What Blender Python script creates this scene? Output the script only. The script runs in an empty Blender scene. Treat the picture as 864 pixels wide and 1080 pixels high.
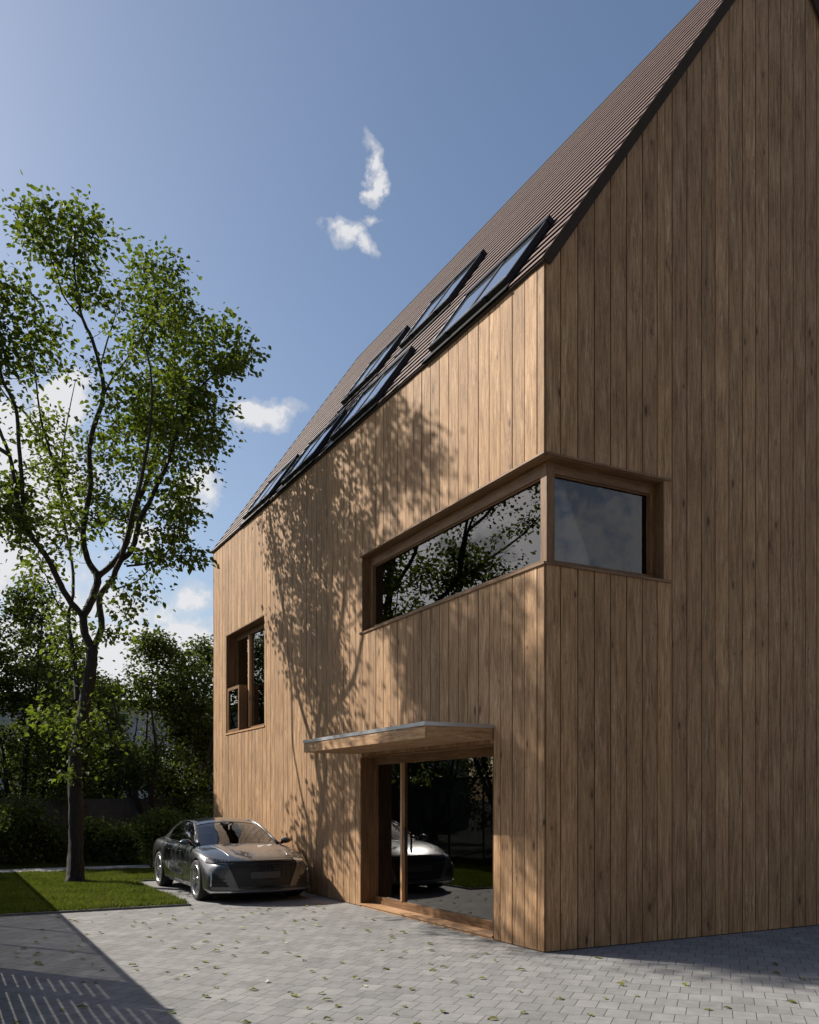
import bpy, bmesh, math, random
import numpy as np
from mathutils import Vector, Matrix
from mathutils.bvhtree import BVHTree
PI = math.pi
SC = bpy.context.scene
COL = SC.collection
R = math.radians

# ------------------------------------------------------------------ frame of the place
# House corner, u = along the long sunlit facade (away from camera), s = along the gable.
CORNER = Vector((1.568, 10.39, 0.0))
ANG = math.atan2(.47, .883)
SITE = Matrix.Translation(CORNER) @ Matrix.Rotation(ANG, 4, 'Z')
EYE = 1.8
SUN = Vector((-.904, .428, .72)).normalized()

def site(s, u, z=0.0):
    return SITE @ Vector((s, u, z))

# ------------------------------------------------------------------ object helpers
def tag(o, label=None, cat=None, group=None, kind=None):
    if label: o['label'] = label
    if cat: o['category'] = cat
    if group: o['group'] = group
    if kind: o['kind'] = kind
    return o

def empty(name, label, cat, mat=None, group=None):
    o = bpy.data.objects.new(name, None)
    o.empty_display_size = .3
    COL.objects.link(o)
    if mat is not None: o.matrix_world = mat
    tag(o, label, cat, group)
    return o

class MB:
    """collects faces, then links them as one mesh object"""
    def __init__(self):
        self.v = []; self.f = []; self.uv = []; self.r = []; self.m = []; self.sm = []
    def quad(self, pts, uvs, r=0., m=0, sm=False):
        b = len(self.v); self.v += [tuple(p) for p in pts]
        self.f.append(tuple(range(b, b+len(pts)))); self.uv += list(uvs)
        self.r.append(r); self.m.append(m); self.sm.append(sm)
    def hexa(self, p, g=2, r=0., m=0):
        # p: 8 points, bottom 4 ccw then top 4; g = grain axis 0,1,2 of the box (in p order axes)
        F = [((0,3,2,1),2),((4,5,6,7),2),((0,1,5,4),1),((1,2,6,5),0),((2,3,7,6),1),((3,0,4,7),0)]
        p = [Vector(q) for q in p]
        ax = [(p[1]-p[0]), (p[3]-p[0]), (p[4]-p[0])]
        ax = [a.normalized() if a.length > 1e-9 else Vector((0,0,1)) for a in ax]
        for idx, k in F:
            if k == g:
                a, b = [i for i in range(3) if i != k]
            else:
                a = [i for i in range(3) if i != k and i != g][0]; b = g
            self.quad([p[i] for i in idx], [(p[i].dot(ax[a]), p[i].dot(ax[b])) for i in idx], r, m)
    def box(self, x0, x1, y0, y1, z0, z1, g=2, r=0., m=0):
        if x0 > x1: x0, x1 = x1, x0
        if y0 > y1: y0, y1 = y1, y0
        if z0 > z1: z0, z1 = z1, z0
        self.hexa([(x0,y0,z0),(x1,y0,z0),(x1,y1,z0),(x0,y1,z0),(x0,y0,z1),(x1,y0,z1),(x1,y1,z1),(x0,y1,z1)], g, r, m)
    def tube(self, pts, rads, n=8, r=0., m=0, cap=True):
        pts = [Vector(p) for p in pts]; rings = []
        d0 = (pts[1]-pts[0]).normalized()
        ref = Vector((1,0,0)) if abs(d0.x) < .8 else Vector((0,1,0))
        a = d0.cross(ref).normalized()
        ln = 0
        for i, p in enumerate(pts):
            if i == 0: d = d0
            elif i == len(pts)-1: d = (pts[i]-pts[i-1]).normalized()
            else: d = (pts[i+1]-pts[i-1]).normalized()
            a = (a - d*a.dot(d)).normalized(); b = d.cross(a)
            if i: ln += (p-pts[i-1]).length
            base = len(self.v)
            for k in range(n):
                t = 2*PI*k/n
                self.v.append(tuple(p + (a*math.cos(t)+b*math.sin(t))*rads[i]))
            rings.append((base, ln))
        for i in range(len(rings)-1):
            (b0, l0), (b1, l1) = rings[i], rings[i+1]
            for k in range(n):
                k2 = (k+1) % n
                self.f.append((b0+k, b0+k2, b1+k2, b1+k))
                c = 2*PI*rads[0]/n
                self.uv += [(k*c,l0),((k+1)*c,l0),((k+1)*c,l1),(k*c,l1)]
                self.r.append(r); self.m.append(m); self.sm.append(True)
        if cap:
            for (b, l), rev in ((rings[0], True), (rings[-1], False)):
                idx = list(range(b, b+n))
                if rev: idx.reverse()
                self.f.append(tuple(idx)); self.uv += [(0,0)]*n
                self.r.append(r); self.m.append(m); self.sm.append(False)
    def grid(self, P, r=0., m=0, sm=True, closed=False):
        """P[i][j] points"""
        base = len(self.v); ni = len(P); nj = len(P[0])
        for row in P: self.v += [tuple(q) for q in row]
        for i in range(ni-1):
            for j in range(nj-1 if not closed else nj):
                j2 = (j+1) % nj
                self.f.append((base+i*nj+j, base+i*nj+j2, base+(i+1)*nj+j2, base+(i+1)*nj+j))
                self.uv += [(i,j),(i,j+1),(i+1,j+1),(i+1,j)]
                self.r.append(r); self.m.append(m); self.sm.append(sm)
    def mesh(self, name, mats):
        me = bpy.data.meshes.new(name)
        me.from_pydata(self.v, [], self.f)
        for m in (mats if isinstance(mats, (list, tuple)) else [mats]): me.materials.append(m)
        uvl = me.uv_layers.new(name='UVMap')
        uvl.data.foreach_set('uv', np.array(self.uv, dtype=np.float32).ravel())
        at = me.attributes.new('rnd', 'FLOAT', 'FACE')
        at.data.foreach_set('value', np.array(self.r, dtype=np.float32))
        me.polygons.foreach_set('material_index', np.array(self.m, dtype=np.int32))
        me.polygons.foreach_set('use_smooth', np.array(self.sm, dtype=bool))
        me.update()
        return me
    def build(self, name, mats, parent=None, matrix=None, label=None):
        o = bpy.data.objects.new(name, self.mesh(name, mats))
        COL.objects.link(o)
        if parent is not None: o.parent = parent
        if matrix is not None: o.matrix_world = matrix
        if label: o['label'] = label
        return o

def np_mesh(name, V, F, rnd, mats, smooth=False):
    """fast mesh from arrays; F is (n,k)"""
    me = bpy.data.meshes.new(name)
    n, k = F.shape
    me.vertices.add(len(V)); me.vertices.foreach_set('co', V.astype(np.float32).ravel())
    me.loops.add(n*k); me.loops.foreach_set('vertex_index', F.astype(np.int32).ravel())
    me.polygons.add(n); me.polygons.foreach_set('loop_start', np.arange(0, n*k, k, dtype=np.int32))
    me.polygons.foreach_set('loop_total', np.full(n, k, dtype=np.int32))
    me.update(calc_edges=True)
    at = me.attributes.new('rnd', 'FLOAT', 'FACE'); at.data.foreach_set('value', rnd.astype(np.float32))
    for m in (mats if isinstance(mats, (list, tuple)) else [mats]): me.materials.append(m)
    return me

# ------------------------------------------------------------------ materials
class NT:
    def __init__(self, name):
        self.mat = bpy.data.materials.new(name); self.mat.use_nodes = True
        self.t = self.mat.node_tree; self.t.nodes.clear()
        self.out = self.t.nodes.new('ShaderNodeOutputMaterial')
    def n(self, typ, **kw):
        nd = self.t.nodes.new('ShaderNode'+typ)
        for k, v in kw.items():
            if k.startswith('i_'):
                key = k[2:]; key = int(key) if key.isdigit() else key.replace('_', ' ')
                nd.inputs[key].default_value = v
            else: setattr(nd, k, v)
        return nd
    def l(self, a, b): self.t.links.new(a, b)
    def math(self, op, a, b=None, c=None, clamp=False):
        nd = self.n('Math', operation=op, use_clamp=clamp)
        for i, x in enumerate((a, b, c)):
            if x is None: continue
            if isinstance(x, (int, float)): nd.inputs[i].default_value = x
            else: self.l(x, nd.inputs[i])
        return nd.outputs[0]
    def ramp(self, fac, stops, interp='LINEAR'):
        nd = self.n('ValToRGB'); cr = nd.color_ramp; cr.interpolation = interp
        while len(cr.elements) < len(stops): cr.elements.new(.5)
        for e, (p, c) in zip(cr.elements, stops):
            e.position = p; e.color = (c[0], c[1], c[2], 1) if not isinstance(c, (int, float)) else (c, c, c, 1)
        self.l(fac, nd.inputs[0]); return nd.outputs[0]
    def mix(self, fac, a, b, typ='MIX'):
        nd = self.n('Mix', data_type='RGBA', blend_type=typ)
        for i, x in ((0, fac), (6, a), (7, b)):
            if isinstance(x, (int, float)): nd.inputs[i].default_value = x
            elif isinstance(x, tuple): nd.inputs[i].default_value = (x[0], x[1], x[2], 1)
            else: self.l(x, nd.inputs[i])
        return nd.outputs[2]
    def vec(self, x, y, z=0.):
        nd = self.n('CombineXYZ')
        for i, q in enumerate((x, y, z)):
            if isinstance(q, (int, float)): nd.inputs[i].default_value = q
            else: self.l(q, nd.inputs[i])
        return nd.outputs[0]
    def noise(self, v, scale=1., detail=3., rough=.5, dist=0.):
        nd = self.n('TexNoise'); nd.inputs['Scale'].default_value = scale
        nd.inputs['Detail'].default_value = detail; nd.inputs['Roughness'].default_value = rough
        nd.inputs['Distortion'].default_value = dist
        self.l(v, nd.inputs['Vector']); return nd.outputs[0]
    def uv(self):
        nd = self.n('UVMap'); nd.uv_map = 'UVMap'
        sp = self.n('SeparateXYZ'); self.l(nd.outputs[0], sp.inputs[0]); return sp.outputs[0], sp.outputs[1]
    def attr(self, name='rnd'):
        nd = self.n('Attribute'); nd.attribute_name = name; return nd.outputs['Fac']
    def bsdf(self, col, rough=.6, metal=0., bump=None, bstr=.3, bdist=.01, coat=0., spec=.5, ior=1.5):
        b = self.n('BsdfPrincipled')
        for key, x in (('Base Color', col), ('Roughness', rough), ('Metallic', metal), ('Coat Weight', coat), ('Specular IOR Level', spec), ('IOR', ior)):
            if isinstance(x, (int, float)): b.inputs[key].default_value = x
            elif isinstance(x, tuple): b.inputs[key].default_value = (x[0], x[1], x[2], 1)
            else: self.l(x, b.inputs[key])
        if bump is not None:
            bn = self.n('Bump'); bn.inputs['Strength'].default_value = bstr; bn.inputs['Distance'].default_value = bdist
            self.l(bump, bn.inputs['Height']); self.l(bn.outputs[0], b.inputs['Normal'])
        return b
    def done(self, sh):
        self.l(sh.outputs[0] if hasattr(sh, 'outputs') else sh, self.out.inputs[0]); return self.mat

def simple(name, col, rough=.5, metal=0., coat=0., noise_amt=.12, nscale=20., spec=.5):
    t = NT(name)
    tc = t.n('TexCoord'); nz = t.noise(tc.outputs['Object'], nscale, 4, .6)
    c = t.ramp(nz, [(.25, tuple(x*(1-noise_amt) for x in col)), (.75, tuple(min(1, x*(1+noise_amt)) for x in col))])
    return t.done(t.bsdf(c, rough, metal, coat=coat, spec=spec))

def wood(name, dark, mid, light, worn=(.5,.36,.24), knots=True, wornamt=.5, var=.3, rough=.72, bstr=.35):
    t = NT(name)
    x, y = t.uv(); r = t.attr()
    xx = t.math('ADD', x, t.math('MULTIPLY', r, 13.7)); yy = t.math('ADD', y, t.math('MULTIPLY', r, 41.3))
    # warp the grain a little
    w = t.noise(t.vec(t.math('MULTIPLY', xx, 5.), t.math('MULTIPLY', yy, 1.2)), 1., 2, .5)
    vx = t.math('ADD', t.math('MULTIPLY', xx, 1.), t.math('MULTIPLY', t.math('SUBTRACT', w, .5), .05))
    if knots:
        vo = t.n('TexVoronoi', feature='F1'); vo.inputs['Scale'].default_value = 1.
        vo.inputs['Randomness'].default_value = 1.
        t.l(t.vec(t.math('MULTIPLY', xx, 6.), t.math('MULTIPLY', yy, 2.2)), vo.inputs['Vector'])
        d = vo.outputs['Distance']
        # only some cells carry a knot
        sp = t.n('SeparateXYZ'); t.l(vo.outputs['Color'], sp.inputs[0])
        has = t.math('GREATER_THAN', sp.outputs[0], .42)
        size = t.math('MULTIPLY_ADD', sp.outputs[1], .14, .06)
        kn = t.math('MULTIPLY', has, t.math('SUBTRACT', 1., t.math('DIVIDE', d, size), clamp=True), clamp=True)
        halo = t.math('MULTIPLY', has, t.math('SUBTRACT', 1., t.math('DIVIDE', d, t.math('MULTIPLY', size, 3.2)), clamp=True), clamp=True)
        vx = t.math('ADD', vx, t.math('MULTIPLY', halo, .05))
    g1 = t.noise(t.vec(t.math('MULTIPLY', vx, 24.), t.math('MULTIPLY', yy, 1.7)), 1., 7, .68)
    g2 = t.noise(t.vec(t.math('MULTIPLY', vx, 110.), t.math('MULTIPLY', yy, 11.)), 1., 4, .7)
    big = t.noise(t.vec(t.math('MULTIPLY', xx, 5.), t.math('MULTIPLY', yy, 1.1)), 1., 4, .65)
    f = t.math('ADD', t.math('MULTIPLY', g1, .55), t.math('ADD', t.math('MULTIPLY', g2, .22), t.math('MULTIPLY', big, .23)))
    c = t.ramp(f, [(.38, dark), (.50, mid), (.61, light)])
    # worn pale streaks
    ws = t.noise(t.vec(t.math('MULTIPLY', vx, 46.), t.math('MULTIPLY', yy, 3.4), 7.3), 1., 6, .78)
    wp = t.noise(t.vec(t.math('MULTIPLY', xx, 6.), t.math('MULTIPLY', yy, .8), 3.1), 1., 3, .6)
    wm = t.math('MULTIPLY', t.ramp(ws, [(.50, 0.), (.60, 1.)]), t.ramp(wp, [(.46, 0.), (.62, 1.)]))
    c = t.mix(t.math('MULTIPLY', wm, wornamt), c, worn)
    fl = t.noise(t.vec(t.math('MULTIPLY', vx, 95.), t.math('MULTIPLY', yy, 16.), 23.), 1., 3, .7)
    c = t.mix(t.math('MULTIPLY', t.ramp(fl, [(.60, 0.), (.70, 1.)]), wornamt*.75), c, worn)
    # dark cracks and specks
    cr = t.noise(t.vec(t.math('MULTIPLY', vx, 60.), t.math('MULTIPLY', yy, 4.5), 11.), 1., 5, .78)
    cm = t.ramp(cr, [(.32, 1.), (.40, 0.)])
    c = t.mix(t.math('MULTIPLY', cm, .42), c, tuple(q*.4 for q in dark))
    if knots:
        c = t.mix(t.math('MULTIPLY', halo, .45), c, dark)
        c = t.mix(t.math('MULTIPLY', kn, 1.6, clamp=True), c, tuple(q*.5 for q in dark))
    # per board value
    bv = t.math('MULTIPLY_ADD', t.math('FRACT', t.math('MULTIPLY', r, 7.77)), var, 1-var/2)
    cc = t.n('Mix', data_type='RGBA', blend_type='MULTIPLY'); cc.inputs[0].default_value = 1.
    t.l(c, cc.inputs[6]); t.l(t.vec(bv, bv, bv), cc.inputs[7])
    h = t.math('ADD', t.math('MULTIPLY', g1, .6), t.math('MULTIPLY', g2, .4))
    if knots: h = t.math('SUBTRACT', h, t.math('MULTIPLY', kn, .5))
    return t.done(t.bsdf(cc.outputs[2], rough, bump=h, bstr=bstr, bdist=.006, spec=.3))

M = {}
M['clad'] = wood('cladding_wood', (.150,.080,.038), (.322,.187,.092), (.455,.285,.152), worn=(.66,.46,.28), wornamt=.6)
M['frame'] = wood('frame_wood', (.085,.040,.016), (.165,.086,.037), (.25,.14,.065), worn=(.32,.19,.1), knots=False, wornamt=.2, var=.15, rough=.5, bstr=.12)
M['sill'] = wood('sill_wood', (.30,.16,.075), (.48,.28,.145), (.58,.36,.20), worn=(.6,.4,.25), knots=True, wornamt=.2, var=.1, rough=.5, bstr=.15)
M['backing'] = simple('backing_board', (.02,.014,.01), .9)
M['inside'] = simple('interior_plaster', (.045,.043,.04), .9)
M['slat'] = simple('roof_slat_brown', (.122,.068,.052), .62, noise_amt=.22, nscale=9.)
M['underlay_shade'] = simple('roof_underlay_shade', (.006,.003,.003), .95, spec=.1)  # near-black: shadow between the roof slats is put into this colour
M['fascia'] = simple('fascia_dark_brown', (.046,.033,.025), .85, noise_amt=.1, nscale=4., spec=.15)
M['blackmetal'] = simple('black_metal', (.012,.012,.013), .35, .0, noise_amt=.2)
M['zinc'] = simple('zinc_strip', (.48,.49,.51), .42, .6, noise_amt=.08, nscale=6)
M['fence_metal'] = simple('fence_metal_anthracite', (.035,.037,.04), .5, .3)
M['concrete_fence'] = simple('fence_concrete_dark', (.060,.060,.060), .85, noise_amt=.3, nscale=2.5)
M['kerb'] = simple('kerb_stone', (.16,.16,.155), .85, noise_amt=.2, nscale=12)
M['path'] = simple('path_concrete', (.40,.39,.37), .85, noise_amt=.14, nscale=3)
M['pale_wall'] = simple('pale_render', (.34,.34,.345), .85, noise_amt=.06, nscale=1)
M['dark_render'] = simple('dark_render', (.075,.075,.08), .9, noise_amt=.06, nscale=1)
M['seat_cloth'] = simple('seat_cloth', (.03,.03,.032), .8)
M['tyre'] = simple('tyre_rubber', (.018,.018,.018), .8, noise_amt=.2)
M['rim'] = simple('rim_alloy', (.50,.50,.51), .28, .9, noise_amt=.03)
M['rimdark'] = simple('rim_dark', (.03,.03,.032), .5, .4)
M['carblack'] = simple('gloss_black_trim', (.010,.010,.011), .22, noise_amt=.05)
M['mesh_black'] = simple('grille_black', (.012,.012,.013), .55, noise_amt=.3, nscale=60)
M['chrome'] = simple('satin_chrome', (.62,.63,.65), .22, .95, noise_amt=.02)
M['lampwhite'] = simple('lamp_reflector', (.75,.76,.78), .25, .3)
M['plate'] = simple('blank_plate', (.05,.05,.053), .5)
M['underbody'] = simple('underbody_black', (.008,.008,.008), .9)
M['bark2'] = None

def mk_paint():
    t = NT('metallic_grey_paint')
    tc = t.n('TexCoord'); nz = t.noise(tc.outputs['Object'], 900., 2, .5)
    c = t.ramp(nz, [(.3, (.075,.080,.087)), (.7, (.125,.132,.142))])
    b = t.bsdf(c, .30, .75, coat=1.0)
    b.inputs['Coat Roughness'].default_value = .03
    return t.done(b)
M['paint'] = mk_paint()

def mk_glass(name, tint, k=1.15, ior=1.5):
    t = NT(name)
    fr = t.n('Fresnel'); fr.inputs[0].default_value = ior
    fac = t.math('MULTIPLY', fr.outputs[0], k, clamp=True)
    tr = t.n('BsdfTransparent'); tr.inputs[0].default_value = (*tint, 1)
    gl = t.n('BsdfGlossy'); gl.inputs['Roughness'].default_value = 0.; gl.inputs[0].default_value = (1,1,1,1)
    mx = t.n('MixShader'); t.l(fac, mx.inputs[0]); t.l(tr.outputs[0], mx.inputs[1]); t.l(gl.outputs[0], mx.inputs[2])
    return t.done(mx)
M['glass'] = mk_glass('window_glass', (.26,.27,.28), 1.5)
M['carglass'] = mk_glass('car_glass', (.35,.36,.37), 1.5)
M['lampglass'] = mk_glass('lamp_glass', (.8,.8,.82), 1.6)
def mk_sky_glass():
    t = NT('roof_glazing')
    b = t.bsdf((.55,.60,.66), .03, .85)
    return t.done(b)
M['roofglass'] = mk_sky_glass()

def mk_paving():
    t = NT('grey_paving')
    x0, y0 = t.uv()
    # the paving bond runs askew to the house
    x = t.math('SUBTRACT', t.math('MULTIPLY', x0, .679), t.math('MULTIPLY', y0, .734))
    y = t.math('ADD', t.math('MULTIPLY', x0, .734), t.math('MULTIPLY', y0, .679))
    wob = t.noise(t.vec(t.math('MULTIPLY', x, 1.5), t.math('MULTIPLY', y, 1.5)), 1., 2)
    v = t.vec(x, t.math('ADD', y, t.math('MULTIPLY', wob, .004)))
    br = t.n('TexBrick', offset=.45, offset_frequency=2, squash=1.)
    br.inputs['Scale'].default_value = 1.; br.inputs['Brick Width'].default_value = .185
    br.inputs['Row Height'].default_value = .285; br.inputs['Mortar Size'].default_value = .0034
    br.inputs['Mortar Smooth'].default_value = .15; br.inputs['Bias'].default_value = 0.
    br.inputs['Color1'].default_value = (0,0,0,1); br.inputs['Color2'].default_value = (1,1,1,1); br.inputs['Mortar'].default_value = (.5,.5,.5,1)
    t.l(v, br.inputs['Vector'])
    sp = t.n('SeparateColor'); t.l(br.outputs['Color'], sp.inputs[0]); rb = sp.outputs[0]
    n1 = t.noise(t.vec(x, y), 2.1, 5, .62)
    n2 = t.noise(t.vec(x, y, 4.), 14., 5, .65)
    n3 = t.noise(t.vec(x, y, 9.), 140., 3, .6)
    # cloudy marks that differ from stone to stone
    n4 = t.noise(t.vec(t.math('MULTIPLY_ADD', rb, 17., x), y, rb), 7., 4, .6)
    f = t.math('ADD', t.math('ADD', t.math('MULTIPLY', rb, .14), t.math('MULTIPLY', n1, .38)), t.math('ADD', t.math('MULTIPLY', n4, .30), t.math('MULTIPLY', n2, .18)))
    c = t.ramp(f, [(.32, (.160,.159,.158)), (.50, (.240,.237,.232)), (.68, (.325,.32,.312))])
    c = t.mix(t.math('MULTIPLY', t.ramp(n3, [(.5,0.),(.75,1.)]), .25), c, (.13,.13,.13))
    st = t.noise(t.vec(x, y, 21.), .6, 4, .6)
    c = t.mix(t.math('MULTIPLY', t.ramp(st, [(.5,0.),(.72,1.)]), .22), c, (.17,.165,.155))
    c = t.mix(t.math('MULTIPLY', br.outputs['Fac'], .95), c, (.045,.042,.038))
    h = t.math('ADD', t.math('MULTIPLY', br.outputs['Fac'], -1.), t.math('ADD', t.math('MULTIPLY', n2, .25), t.math('ADD', t.math('MULTIPLY', rb, .35), t.math('MULTIPLY', n3, .12))))
    return t.done(t.bsdf(c, .78, bump=h, bstr=.5, bdist=.006, spec=.3))
M['paving'] = mk_paving()

def mk_soil(name, a, b, scale):
    t = NT(name); tc = t.n('TexCoord')
    n1 = t.noise(tc.outputs['Object'], scale, 6, .65)
    c = t.ramp(n1, [(.3, a), (.7, b)])
    return t.done(t.bsdf(c, .95, bump=n1, bstr=.6, bdist=.03))
M['soil'] = mk_soil('lawn_soil', (.020,.026,.010), (.045,.060,.018), 9.)
M['terrain'] = mk_soil('terrain_soil', (.05,.055,.03), (.09,.10,.05), .8)

def mk_leaf(name, cols, trans=.35, rough=.45):
    t = NT(name); r = t.attr()
    c = t.ramp(t.math('FRACT', t.math('MULTIPLY', r, 5.31)), [(0., cols[0]), (.5, cols[1]), (1., cols[2])])
    b = t.bsdf(c, max(rough, .6), spec=.18)
    tr = t.n('BsdfTranslucent'); t.l(t.mix(1., c, (1.25,1.35,.55), 'MULTIPLY'), tr.inputs[0])
    mx = t.n('MixShader'); mx.inputs[0].default_value = trans
    t.l(b.outputs[0], mx.inputs[1]); t.l(tr.outputs[0], mx.inputs[2])
    return t.done(mx)
M['leaf'] = mk_leaf('maple_leaves', ((.050,.074,.015), (.092,.124,.025), (.165,.192,.050)), .48)
M['leaf_dark'] = mk_leaf('dark_leaves', ((.040,.056,.018), (.068,.090,.026), (.115,.140,.044)), .40)
M['leaf_shrub'] = mk_leaf('shrub_leaves', ((.045,.068,.016), (.080,.110,.026), (.14,.165,.045)), .4)
M['grass'] = mk_leaf('grass_blades', ((.060,.085,.017), (.095,.122,.027), (.16,.165,.052)), .38, .5)
M['fallen'] = mk_leaf('fallen_leaf', ((.10,.13,.025), (.16,.19,.045), (.22,.20,.06)), .2)
M['fallen_pale'] = mk_leaf('fallen_leaf_pale', ((.45,.46,.40), (.5,.5,.45), (.55,.55,.5)), .2)

def mk_bark(name, a, b):
    t = NT(name); tc = t.n('TexCoord'); sp = t.n('SeparateXYZ'); t.l(tc.outputs['Object'], sp.inputs[0])
    v = t.vec(t.math('MULTIPLY', sp.outputs[0], 34.), t.math('MULTIPLY', sp.outputs[1], 34.), t.math('MULTIPLY', sp.outputs[2], 7.))
    n1 = t.noise(v, 1., 6, .7, .6)
    n2 = t.noise(tc.outputs['Object'], 3., 3)
    c = t.mix(t.math('MULTIPLY', n2, .5), t.ramp(n1, [(.35, a), (.65, b)]), tuple(q*.6 for q in b))
    return t.done(t.bsdf(c, .9, bump=n1, bstr=.9, bdist=.03))
M['bark'] = mk_bark('rough_bark', (.010,.008,.007), (.050,.043,.037))

# ------------------------------------------------------------------ ground, paving, lawn, path
def sheet(name, s0, s1, u0, u1, z, mat, h=None):
    m = MB()
    if h is None:
        m.quad([(s0,u0,z),(s1,u0,z),(s1,u1,z),(s0,u1,z)], [(s0,u0),(s1,u0),(s1,u1),(s0,u1)])
    else:
        m.box(s0, s1, u0, u1, z-h, z)
    o = m.build(name, mat, None, SITE); tag(o, kind='structure'); return o
m = MB(); g = 400
m.quad([(-g,-g,-.03),(g,-g,-.03),(g,g,-.03),(-g,g,-.03)], [(-g,-g),(g,-g),(g,g),(-g,g)])
tag(m.build('ground', M['terrain'], None, SITE), kind='structure')
sheet('paving', -16, 26, -24, 11.34, 0.0, M['paving'])
LAWN_U0, LAWN_U1, BAY_S, FENCE_S, BAY_U = 6.48, 14.42, -2.47, -6.53, 11.34
# lawn beds (soil under the blades) – slightly above the paving, edged with flat kerbs
m = MB()
m.box(-FENCE_S*-1, BAY_S-.05, LAWN_U0+.05, LAWN_U1, -.02, .022)
m.box(BAY_S-.05, -.02, BAY_U+.05, LAWN_U1, -.02, .022)
m.box(FENCE_S, 12, 15.92, 19.0, -.02, .020)
tag(m.build('lawn_bed', M['soil'], None, SITE), kind='structure')
m = MB()
m.box(FENCE_S, BAY_S, LAWN_U0, LAWN_U0+.045, -.02, .032, g=0)
m.box(BAY_S-.045, BAY_S, LAWN_U0+.047, BAY_U, -.02, .032, g=1)
m.box(BAY_S-.045, -.02, BAY_U+.002, BAY_U+.047, -.02, .032, g=0)
tag(m.build('lawn_kerb', M['kerb'], None, SITE), kind='structure')
m = MB(); rr = random.Random(2)
q = FENCE_S
while q < 9:
    m.box(q+.004, q+.996, LAWN_U1+.02, 15.90, -.02, .030+rr.uniform(-.003,.003), r=rr.random()); q += 1.0
tag(m.build('garden_path', M['path'], None, SITE), kind='structure')

def grass(name, regions, dens, h0, h1, seed):
    rng = np.random.default_rng(seed)
    P = []
    for (s0,s1,u0,u1) in regions:
        n = int((s1-s0)*(u1-u0)*dens)
        P.append(np.stack([rng.uniform(s0,s1,n), rng.uniform(u0,u1,n)], 1))
    P = np.concatenate(P); n = len(P)
    cl = .5+.5*np.sin(P[:,0]*2.3+np.sin(P[:,1]*1.7)*2)*np.sin(P[:,1]*2.9+1.3*np.sin(P[:,0]*3.1))
    H = rng.uniform(h0, h1, n)*(.7+.5*cl)
    a = rng.uniform(0, 2*PI, n); w = rng.uniform(.0035,.006,n)
    lean = rng.uniform(.15,.8,n)*H; la = rng.uniform(0,2*PI,n)
    dx, dy = np.cos(a)*w, np.sin(a)*w; lx, ly = np.cos(la)*lean, np.sin(la)*lean
    z0 = .015
    V = np.zeros((n,5,3))
    V[:,0] = np.stack([P[:,0]-dx, P[:,1]-dy, np.full(n,z0)],1)
    V[:,1] = np.stack([P[:,0]+dx, P[:,1]+dy, np.full(n,z0)],1)
    V[:,2] = np.stack([P[:,0]+dx*.8+lx*.35, P[:,1]+dy*.8+ly*.35, z0+H*.6],1)
    V[:,3] = np.stack([P[:,0]+lx, P[:,1]+ly, z0+H],1)
    V[:,4] = np.stack([P[:,0]-dx*.8+lx*.35, P[:,1]-dy*.8+ly*.35, z0+H*.6],1)
    b = np.arange(n)[:,None]*5
    F = b+np.array([[0,1,2,3,4]])
    me = np_mesh(name, V.reshape(-1,3), F, np.clip(rng.random(n)*.12+cl*.07,0,.187), M['grass'])
    o = bpy.data.objects.new(name, me); COL.objects.link(o); o.matrix_world = SITE
    return o
o = grass('lawn_grass', [(FENCE_S+.02, BAY_S-.03, LAWN_U0+.03, LAWN_U1+.02), (BAY_S-.05, -.05, BAY_U+.05, LAWN_U1+.02)], 2600, .05, .10, 3)
tag(o, 'short green lawn grass between the paving and the pale garden path', 'grass', kind='stuff')
o = grass('grass_strip', [(FENCE_S+.05, 3, 15.90, 18.9)], 1100, .05, .10, 4)
tag(o, 'green grass strip between the pale garden path and the dark hedge', 'grass', kind='stuff')

# ------------------------------------------------------------------ house
LEN, WID, EAVE, SL = 13.97, 8.15, 8.1, 1.437
RS = WID/2; AL = math.atan(SL); WMAX = RS/math.cos(AL); RIDGE = EAVE+RS*SL
house = empty('timber_house', 'tall timber clad house with steep brown slatted roof and corner window', 'house', SITE)
rw = random.Random(11)

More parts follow.
